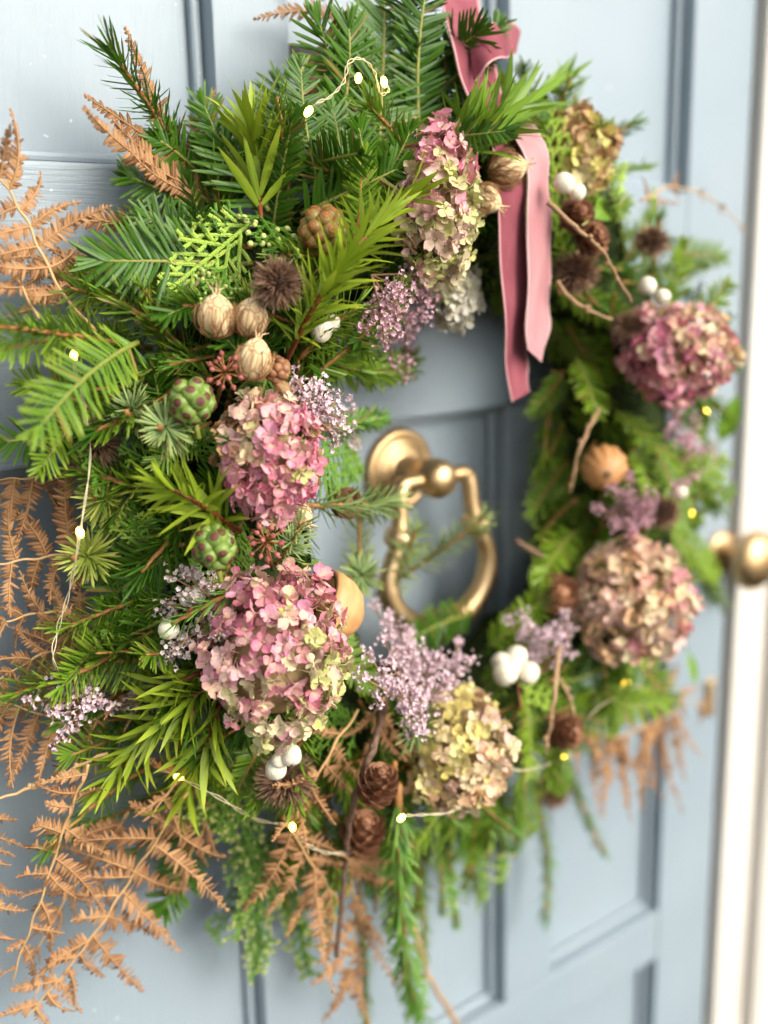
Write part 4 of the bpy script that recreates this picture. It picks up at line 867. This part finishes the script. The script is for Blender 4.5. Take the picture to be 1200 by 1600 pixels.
def berries(label, px, py, rp, n, br, mk='berry', ck='cap', dh=.02, axis=(0, -.3, -1)):
    c = pt(px, py, dh); r = rp*depth(c)/FPX; b = br*depth(c)/FPX; axis = unit(axis)
    t = thing('berry_cluster', label, 'berries', Matrix.Translation(c))
    ob('stalk', MB().tube([c*0+axis*r*1.5, c*0+axis*r*.6, c*0], [.0018, .002], 7).mesh('stalk', MAT['stem_y']), t)
    ob('receptacle', MB().lathe([(.05*r, -.6*r), (.5*r, -.3*r), (.55*r, .2*r), (.05*r, .6*r)], 10).mesh('receptacle', MAT['berry' if mk == 'berry' else 'berry_r']), t)
    for i in range(n):
        w = 1-2*(i+.5)/n; a = i*2.39996; q = math.sqrt(1-w*w); d = unit(np.array([q*math.cos(a), q*math.sin(a), w])+jit(.07))
        o = ob('berry', BER[mk], t, frame(d*(r-b)*RNG.uniform(.93, 1.06), d+jit(.12), jit(1), b*RNG.uniform(.88, 1.1)))
        if ck: ob('cap', CAP[ck], o)
    return t
berries('green berry cluster with maroon caps between blue-green fir and middle hydrangea', 299, 627, 40, 30, 13.5, dh=.03)
berries('green berry cluster with maroon caps beside the lance leaves above the largest hydrangea', 334, 853, 39, 30, 13.0, dh=.03)
berries('reddish brown berry cluster with orange caps under the dark yew', 505, 362, 42, 32, 13, 'berry_r', 'cap_o', dh=.01)
berries('small cluster of shiny brown seeds just below the tan pod', 432, 577, 24, 22, 8.5, 'seed', None, dh=.015)
def umbel(label, px, py, dirpx, dh=.03, n=17):
    c = pt(px, py, dh); s = depth(c)/FPX; base = pt(dirpx[0], dirpx[1], -.01); ax = unit(c-base)
    t = thing('ivy_umbel', label, 'seed head', Matrix.Translation(c))
    st = MB().tube(catmull([base-c, (base-c)*.5+jit(.001), c*0], 4), [.0014, .0011], 6)
    kn = MB().lathe([(.0002, -.0022), (.0012, -.0012), (.0019, .0002), (.0017, .0012), (.0008, .0018), (.0005, .0028), (.0001, .003)], 9).mesh('seed', MAT['umbel'])
    for i in range(n):
        w = 1-1.35*(i+.5)/n; a = i*2.39996; q = math.sqrt(max(0, 1-w*w)); x, y, z = basis(ax, (0, -1, 0))
        d = unit(x*q*math.cos(a)+y*q*math.sin(a)+z*w); l = 27*s*RNG.uniform(.85, 1.1)
        st.tube([d*0, d*l], [.0007, .0005], 4); ob('seed', kn, t, frame(d*l, d, (0, 0, 1), RNG.uniform(.8, 1.1)))
    ob('stalks', st.mesh('stalks', MAT['stem_o']), t); return t
umbel('red-brown ivy umbel on a green stalk left of the lowest pod', 352, 582, (338, 632), .028)
umbel('red-brown ivy umbel between the two large pink hydrangeas', 416, 846, (425, 890), .035)

# ------------------------------------------------------------------ snowberries
TIPM = MB().lathe([(.09, .90), (.11, .94), (.07, .98), (.02, .96)], 8).mesh('tip', MAT['whitetip'])
def snow(label, spots, stem=None, dh=.03):
    """spots: (px, py, radius px)"""
    c = pt(spots[0][0], spots[0][1], dh)
    t = thing('snowberry', label, 'berries', Matrix.Translation(c))
    for (x, y, r) in spots:
        p = pt(x, y, dh)+jit(.0015); b = r*depth(p)/FPX; d = unit(np.array([.1, .1, -1])+jit(.45))
        o = ob('berry', WHITE[int(RNG.integers(0, 6))], t, frame(p-c, d, jit(1), b*.90) @ Matrix.Diagonal((1, RNG.uniform(.88, 1.0), RNG.uniform(.92, 1.12), 1))); ob('tip', TIPM, o)
    if stem:
        q = [pt(x, y, dh-.006)-c for x, y in stem]; ob('stem', MB().tube(catmull(q, 5), [.001, .0008], 5).mesh('stem', MAT['stem_r']), t)
    return t
snow('three touching white snowberries below the largest hydrangea', [(430, 1195, 20), (440, 1183, 15), (458, 1177, 18)], [(495, 1135), (470, 1160), (430, 1195)], .05)
snow('single creamy white snowberry beside the dried grey flowers', [(265, 984, 18)], [(300, 950), (265, 984)], .035)
snow('pair of white snowberries behind the small spruce sprig', [(308, 930, 17), (290, 936, 12), (318, 920, 12)], None, .012)
snow('blurred cluster of white snowberries beside the yellow hydrangea', [(806, 1022, 20), (787, 1056, 22), (826, 1050, 20), (784, 1030, 17), (800, 1036, 18)], [(815, 1110), (805, 1040)], .025)
snow('two blurred white snowberries below the yellow far hydrangea', [(880, 289, 19), (904, 301, 15)], None, .03)
snow('blurred white snowberry pair above the far pink hydrangea', [(1016, 448, 17), (1033, 459, 15)], None, .03)
snow('white snowberry half hidden by the long lance-leaf spray', [(508, 518, 20), (520, 508, 14)], None, .0)
snow('blurred white snowberry below the far lilac statice', [(1062, 772, 14)], None, .02)

# ------------------------------------------------------------------ cones and the larch twig
SCALE = MB().blades([(0, 0, 0)], [(0, .55, .8)], [(0, .8, -.55)], 1, .95, [0, .3, .65, .9, 1], [.35, .8, 1, .8, .35], curve=.22, fold=.22, cols=5).mesh('scale', MAT['cone'])
def cone(parent, c, r, L, ax, ref, n=46):
    """scales in a spiral round the axis"""
    o = ob('cone', MB().lathe([(.05*r, -L*.5), (.5*r, -L*.4), (.55*r, 0), (.4*r, L*.32), (.03*r, L*.45)], 12).mesh('cone', MAT['cone']), parent, frame(c, ax, ref))
    for i in range(n):
        u = (i+.5)/n; a = i*2.39996; z = -L*.5+L*.92*u; w = math.sin(math.pi*(.16+.80*u))**.7
        e = np.array([math.cos(a), math.sin(a), 0.]); p = e*r*.28*w+np.array([0, 0, z-.1*L])
        ln = r*.95*w*RNG.uniform(.9, 1.08)
        # the scale stands out from the axis and turns up at its lip
        x, y, zz = basis(np.array([0, 0, 1.]), e); m = Matrix.Identity(4)
        tilt = .25+.75*u
        m = frame(p, np.array([0, 0, 1.])*(.35+.8*u)+e*(.55-.45*u), e, max(.0015, ln))
        ob('scale', SCALE, o, m)
    return o
def tw(label, path, mat='twig', r=(.002, .0017, .0012), name='twig', nodes=0):
    P = catmull(path, 6); P = P+RNG.normal(0, .0006, P.shape); nodes = max(nodes, 5); t = thing(name, label, 'twig', Matrix.Translation(P[0])); mb = MB().tube(P-P[0], np.interp(np.linspace(0, 1, len(P)), np.linspace(0, 1, len(r)), r)*RNG.uniform(.82, 1.12, len(P)), 8)
    for k in range(nodes):
        i = int(RNG.integers(2, len(P)-1)); mb.lathe([(.0004, -.002), (.0017, -.001), (.0022, .0004), (.001, .0018), (.0002, .002)], 8, M=frame(P[i]-P[0]+jit(.0011), unit(jit(1)), (0, 1, 0)))
    ob('bark', mb.mesh('bark', MAT[mat]), t); return t, P
lt, P = tw('brown larch twig hanging down with two small cones', [pt(604, 1090, -.01), pt(582, 1170, .025), pt(552, 1260, .03), at(541, 1340, .125), at(533, 1420, .12), at(525, 1497, .115)], r=(.0032, .0028, .0022, .002), nodes=9, name='larch_twig')
c0 = P[0]
for px, py, rp, lp, dh, ax in ((568, 1299, 33, 66, .085, (.05, -.35, 1)), (592, 1222, 31, 64, .04, (.1, -.3, 1))):
    p = pt(px, py, dh); s = depth(p)/FPX; cone(lt, p-c0, rp*s, lp*s, ax, (1, 0, 0), 54)
def lone(label, px, py, rp, lp, ax, dh=.02, n=40):
    p = pt(px, py, dh); s = depth(p)/FPX; t = thing('brown_cone', label, 'cone', Matrix.Translation(p)); cone(t, p*0, rp*s, lp*s, ax, (1, 0, 0), n); return t
def conein(label, p, rp, lp, ax): 
    s = depth(p)/FPX; t = thing('brown_cone', label, 'cone', Matrix.Translation(p)); cone(t, p*0, rp*s, lp*s, ax, (1, 0, 0), 36)
conein('small open brown cone in front of the knocker plate', at(541, 786, .11), 24, 34, (-.3, -.9, .2))
lone('blurred brown cone right of the ribbon top', 903, 335, 26, 46, (-.2, -.8, .4))
lone('blurred brown cone below the first beyond the ribbon', 926, 372, 27, 46, (.1, -.8, .4))
lone('blurred brown cone left of the far peach hydrangea', 872, 928, 32, 60, (-.3, -.8, .3))
lone('blurred brown cone at the foot of the bare twigs', 884, 1143, 30, 52, (.2, -.8, .2))
tw('bare tan twig slanting down beyond the ribbon', [pt(855, 315, .03), pt(905, 360, .045), pt(945, 400, .045), pt(985, 475, .04)], 'twig_tan', nodes=3)
tw('bare tan twig curving under the blurred seed head', [pt(870, 440, .02), pt(900, 475, .03), pt(960, 500, .03)], 'twig_tan')
tw('tan twig bent beside the ribbed orange ball', [pt(935, 640, .02), pt(905, 700, .04), pt(890, 770, .035)], 'twig_tan')
tw('thin twig hanging from the far lilac statice', [pt(874, 1010, .03), pt(866, 1090, .035), pt(852, 1180, .03)], 'twig_tan')
tw('thin forked twig above the hanging seed head', [pt(876, 1060, .03), pt(900, 1120, .035)], 'twig_tan', r=(.0013, .001))
tw('brown twig end poking into the opening at the lower far rim', [pt(880, 890, .0), at(806, 845, .09)], 'twig', r=(.003, .0026))
tw('orange stick end under the yellow hydrangea', [pt(778, 1180, .01), pt(782, 1255, .01)], 'stem_o', r=(.0024, .0022))
tw('orange stick beside the lower larch cone', [pt(617, 1190, .01), pt(620, 1290, .015)], 'stem_o', r=(.0024, .0022))
tw('long pale straw crossing the door at the left edge', [at(-20, 1255, .05), at(70, 1222, .06), at(170, 1175, .075)], 'rachis', r=(.0011, .0013))
tw('blurred bare brown stem trailing to the bottom edge', [at(645, 1440, .04), at(668, 1520, .04), at(720, 1610, .03)], 'twig_tan', r=(.0035, .003, .0024), nodes=14)
tw('thin reddish twig hanging behind the long spruce sprig', [at(585, 1330, .08), at(586, 1425, .07)], 'twig')

# ------------------------------------------------------------------ statice
def statice(label, base, tips, mat='statice', per=26, dh=.03, fl=.0035, spread=.009):
    b = pt(*base, -.005); t = thing('statice_spray', label, 'flower', Matrix.Translation(b)); st = MB(); P = []; Dd = []
    for (x, y) in tips:
        e = pt(x, y, dh+RNG.uniform(-.012, .012)); mid = (b+e)/2+np.array([0, -.008, 0])+jit(.004)
        path = catmull([b-b, mid-b, e-b], 6); st.tube(path, [.0009, .0006], 5, cap=False)
        dirn = unit(path[-1]-path[-4])
        for k in range(4):       # little side combs of florets
            u = .55+.45*k/3; p0, T0 = along(path, np.array([u])); side = unit(jit(1)+np.array([0, -.5, 0])); ln = RNG.uniform(.008, .014)
            q = p0[0]+(unit(T0[0]*.6+side)*ln if k < 3 else dirn*ln*.6); st.tube([p0[0], q], [.0006, .0004], 4, cap=False)
            for j in range(max(5, per//2)): P.append(p0[0]+(q-p0[0])*RNG.uniform(.2, 1.1)+jit(spread*.33)); Dd.append(unit(q-p0[0]+jit(.012)+np.array([0, -.006, 0])))
    mb = MB()
    for p, d in zip(P, Dd):
        x, y, z = basis(d, jit(1)); a = np.arange(5)*2*math.pi/5
        D5 = np.cos(a)[:, None]*x+np.sin(a)[:, None]*y+z*.7
        mb.blades(np.repeat(p[None], 5, 0), D5, np.repeat(z[None], 5, 0)-D5*.3, fl*.55*RNG.uniform(.8, 1.2), fl*.5, [0, .6, 1], [.35, 1, .35], fold=.2)
        mb.blades(p[None]-d*fl*.5, d[None], x[None], fl*.6, fl*.35, [0, .6, 1], [.4, 1, .9], fold=.5)
    ob('stems', st.mesh('stems', MAT['statice_stem']), t); ob('florets', mb.mesh('florets', MAT[mat]), t, kind='stuff'); return t
statice('dusty lilac statice hanging under the top hydrangea', (580, 430), [(590, 470), (620, 500), (645, 520), (660, 490), (600, 530), (640, 555), (575, 505), (672, 465), (625, 455), (610, 560), (655, 450), (636, 585)], 'statice_pink', 26, .02)
statice('small lilac statice above the inner rim by the middle hydrangea', (450, 620), [(470, 600), (500, 612), (530, 622), (520, 650), (545, 662), (570, 665), (485, 630), (525, 690), (555, 690)], 'statice', 24, .02)
statice('bright lilac statice between bell cup and yellow hydrangea', (640, 1110), [(590, 955), (615, 968), (640, 990), (600, 1000), (635, 1015), (665, 1030), (610, 1040), (580, 1030), (645, 1050), (680, 1030), (715, 1010), (730, 1040), (690, 1070), (640, 1100), (660, 1140), (700, 1050), (570, 1060), (620, 1075), (655, 1025), (605, 975)], 'statice', 34, .035)
statice('blurred lilac statice above the white snowberry cluster', (850, 1050), [(800, 975), (820, 965), (815, 1000), (840, 990), (865, 985), (885, 965), (830, 1010), (875, 1000)], 'statice', 30, .025)
statice('blurred lilac statice beside the ribbed orange ball', (990, 840), [(960, 765), (985, 750), (1005, 765), (975, 800), (1000, 795), (940, 795), (965, 825), (1015, 780), (985, 780)], 'statice_pink', 34, .025)
statice('faint lilac statice near the frame below the far pink hydrangea', (1060, 720), [(1060, 650), (1085, 660), (1075, 690), (1105, 700), (1120, 720), (1090, 720), (1060, 755), (1050, 670)], 'statice_pink', 24, .02)
statice('dried grey-white flowers between single and paired snowberries', (350, 930), [(275, 905), (295, 900), (270, 945), (262, 950), (285, 1000), (265, 1020), (300, 985), (255, 1030), (310, 905), (330, 975), (280, 1010)], 'statice_grey', 20, .02)
statice('tiny lilac flowers over the tan fern at the edge', (165, 1060), [(70, 1080), (90, 1100), (120, 1095), (145, 1080), (110, 1130), (95, 1150), (60, 1095), (150, 1095), (118, 1110)], 'statice', 18, .04)
statice('single grey-white dried bloom above the large lance-leaf spray', (245, 1045), [(195, 1100), (203, 1105), (190, 1108)], 'statice_grey', 10, .03)

# ------------------------------------------------------------------ bell cup, ribbed ball, broad leaves
c = pt(520, 952, .008); s = depth(c)/FPX; R0 = 58*s
bell = thing('bell_cup', 'curved wooden bell cup behind the largest hydrangea', 'dried pod', frame(c, unit(-CR*.80+CU*.42-CF*.38), CU))
ob('cup', MB().lathe([(.06*R0, -.82*R0), (.40*R0, -.76*R0), (.72*R0, -.52*R0), (.93*R0, -.12*R0), (1.0*R0, .28*R0), (.97*R0, .44*R0), (.90*R0, .45*R0)], 44, lambda a, i: 1+.022*math.cos(11*a)*math.sin(math.pi*i)).mesh('cup', MAT['bell']), bell)
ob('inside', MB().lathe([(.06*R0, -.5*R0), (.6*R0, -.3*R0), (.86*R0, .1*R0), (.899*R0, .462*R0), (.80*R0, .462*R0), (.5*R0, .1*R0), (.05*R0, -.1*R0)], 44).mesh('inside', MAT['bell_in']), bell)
c = pt(943, 731, .02); r = 35*depth(c)/FPX
ball = thing('ribbed_seed_ball', 'round ribbed orange-tan seed ball on the far side', 'seed ball', frame(c, (-.6, -.75, -.1), (0, 0, 1)))
ob('shell', MB().lathe([(r*math.sin(a), -r*math.cos(a)) for a in np.linspace(.03, math.pi-.03, 22)], 48, lambda a, i: 1+.12*abs(math.cos(6*a))**.7*math.sin(math.pi*i)-.06+.03*math.sin(a+1)).mesh('shell', MAT['bell']), ball)
ob('stalk_scar', MB().lathe([(.16*r, .98*r), (.18*r, 1.03*r), (.05*r, 1.05*r)], 10).mesh('stalk_scar', MAT['twig']), ball)
def broad(label, b, e, w, nrm=(-.2, -1, .2)):
    b = np.asarray(b); e = np.asarray(e); L = np.linalg.norm(e-b)
    t = thing('broad_leaf', label, 'leaf', frame(b, e-b, nrm))
    ob('blade', MB().blades([(0, 0, 0)], [(0, 0, 1)], [(0, 1, 0)], L, w, [0, .06, .2, .4, .6, .8, .93, 1], [.1, .25, .7, 1, .96, .66, .3, .02], curve=.15, fold=.25, cols=5).mesh('blade', MAT['broad']), t)
    ob('stalk', MB().tube([(0, 0, -L*.25), (0, 0, 0)], [.0011, .0008], 5).mesh('stalk', MAT['stem_y']), t)
broad('broad green leaf below the two white snowberries beyond the ribbon', pt(925, 340, .02), pt(975, 300, .035), .024)
broad('dark oval leaf overlapping the cream frame', pt(1125, 690, .01), pt(1155, 620, .03), .022, (-.7, -.7, 0))
broad('bright green leaf tip beside the wooden bell cup', pt(485, 882, .01), at(532, 884, .12), .012, (0, -.5, 1))
broad('small green leaf hanging below the far peach hydrangea', pt(1075, 1020, .02), pt(1092, 1070, .03), .012)
broad('round green leaf behind the far white snowberry pair', pt(1040, 480, .0), pt(1075, 440, .02), .022)

# ------------------------------------------------------------------ the ribbon
rb = thing('ribbon', 'rose pink velvet ribbon tied in a bow at the top with two hanging tails', 'ribbon', Matrix.Translation(pt(735, 150, .02)))
RI = rb.matrix_world.inverted()
def band(name, rows, mat, wave=.0):
    """rows: (left point, right point) pairs along the ribbon; thin solid strip with a paler selvedge"""
    Lp = catmull([np.asarray(a) for a, b in rows], 8); Rp = catmull([np.asarray(b) for a, b in rows], 8); n = len(Lp); us = [0, .05, .07, .3, .5, .7, .93, .95, 1]; V = []; C = []; F = []
    for side in (0, 1):
        for i in range(n):
            Wv = Rp[i]-Lp[i]; T = (Lp+Rp)[min(i+1, n-1)]-(Lp+Rp)[max(i-1, 0)]; N = unit(np.cross(Wv, T))
            for u in us:
                V.append(Lp[i]+Wv*u+N*(.0007*side)+N*.0015*math.sin(math.pi*u)*wave+N*(.0016*math.sin(.31*i+2.2*u)*math.sin(.13*i+1.0)+.0009*math.sin(.8*i-3*u)*u)); C.append((i/(n-1), .5, 1. if (u < .06 or u > .94) else 0.))
    k = len(us)
    for side in (0, 1):
        o = side*n*k
        for i in range(n-1):
            for j in range(k-1):
                q = (o+i*k+j, o+i*k+j+1, o+(i+1)*k+j+1, o+(i+1)*k+j); F.append(q if side else q[::-1])
    for i in range(n-1):
        for j in (0, k-1): F.append((i*k+j, (i+1)*k+j, n*k+(i+1)*k+j, n*k+i*k+j))
    for j in range(k-1):
        for i in (0, n-1): F.append((i*k+j, i*k+j+1, n*k+i*k+j+1, n*k+i*k+j))
    return ob(name, MB().add(V, F, C).mesh(name, MAT[mat]), rb, RI)
def PR(xl, yl, hl, xr, yr, hr): return (pt(xl, yl, hl), pt(xr, yr, hr))
def AR(xl, yl, hl, xr, yr, hr): return (at(xl, yl, hl), at(xr, yr, hr))
band('tail', [AR(770, 225, .125, 815, 215, .125), AR(776, 290, .15, 818, 285, .147), AR(780, 380, .15, 823, 378, .142), AR(786, 480, .145, 826, 478, .135), AR(791, 560, .14, 824, 556, .125), AR(800, 628, .135, 826, 612, .118)], 'velvet')
band('tail', [AR(800, 205, .13, 832, 190, .12), AR(822, 245, .15, 852, 232, .14), AR(824, 320, .155, 860, 318, .142), AR(823, 420, .153, 861, 420, .138), AR(823, 500, .15, 861, 500, .135), AR(825, 546, .148, 845, 566, .135)], 'velvet_pink')
band('strap', [AR(688, -30, .07, 745, -40, .05), AR(700, 40, .11, 752, 30, .09), AR(714, 100, .13, 770, 92, .11), AR(732, 160, .135, 786, 150, .115), AR(745, 210, .13, 800, 205, .115)], 'velvet', .6)
band('loop', [AR(735, 75, .12, 742, 132, .135), AR(762, 40, .12, 768, 95, .145), AR(795, 34, .10, 790, 92, .13), AR(815, 50, .07, 806, 80, .09), AR(796, 36, .05, 786, 70, .06), AR(750, 60, .05, 748, 110, .06)], 'velvet', .5)

# ------------------------------------------------------------------ the string of lights
def glow():
    m, t, b = newmat('warm_bulb'); b.inputs['Base Color'].default_value = (1, .85, .5, 1)
    b.inputs['Emission Color'].default_value = (1, .60, .05, 1); b.inputs['Emission Strength'].default_value = 13; return m
MAT['bulb'] = glow()
WP = [(600, 128, .10), (608, 141, .10), (594, 146, .10), (585, 112, .10), (566, 92, .10), (545, 98, .10), (537, 128, .10), (515, 152, .10), (482, 174, .10), (430, 260, -.03), (260, 420, -.04), (150, 500, .0), (116, 556, .05), (133, 640, .06), (141, 715, .05), (125, 832, .07), (108, 925, .05), (90, 985, .04), (88, 1045, .04), (150, 1130, -.02), (230, 1190, .03),
      (279, 1214, .055), (340, 1245, 0.080), (400, 1280, 0.070), (457, 1292, 0.085), (478, 1318, 0.085), (515, 1333, 0.085), (570, 1329, 0.085), (605, 1306, 0.080), (627, 1278, 0.075), (660, 1273, 0.065), (705, 1268, 0.065), (745, 1240, -.02), (775, 1202, .03), (825, 1203, .04), (880, 1180, .05), (925, 1115, .03), (978, 1068, .05), (1010, 960, -.03), (1060, 860, .0), (1080, 803, .05), (1098, 720, .02), (1103, 643, .05)]
W3 = [pt(x, y, h) for x, y, h in WP]
sl_ = thing('string_lights', 'string of tiny warm lights on pale wire wound through the wreath', 'string lights', Matrix.Translation(W3[0])); SI = Matrix.Translation(-Vector(W3[0]))
wp = catmull(W3, 10); tt = np.arange(len(wp))
off = np.stack([np.sin(tt*.55), np.cos(tt*.45), np.sin(tt*.6+1)], 1)*.0007
ob('wire', MB().tube(wp+off, .00034, 5).tube(wp-off, .00034, 5).mesh('wire', MAT['wire']), sl_, SI)
BULB = MB().lathe([(.0003, -.0036), (.0015, -.0028), (.0022, -.0008), (.0022, .001), (.0014, .0028), (.0003, .0035)], 12).mesh('bulb', MAT['bulb'])
for x, y, h in [(482, 174, .102), (560, 122, .10), (600, 128, .102), (116, 556, .052), (125, 832, .072), (279, 1214, .057), (457, 1292, .087), (627, 1278, .077), (880, 1180, .052), (978, 1068, .052), (1103, 643, .052), (1080, 803, .052)]:
    ob('bulb', BULB, sl_, SI @ frame(pt(x, y, h), unit(jit(1)+np.array([0, 0, 1.5])), (0, -1, 0), 1.0))
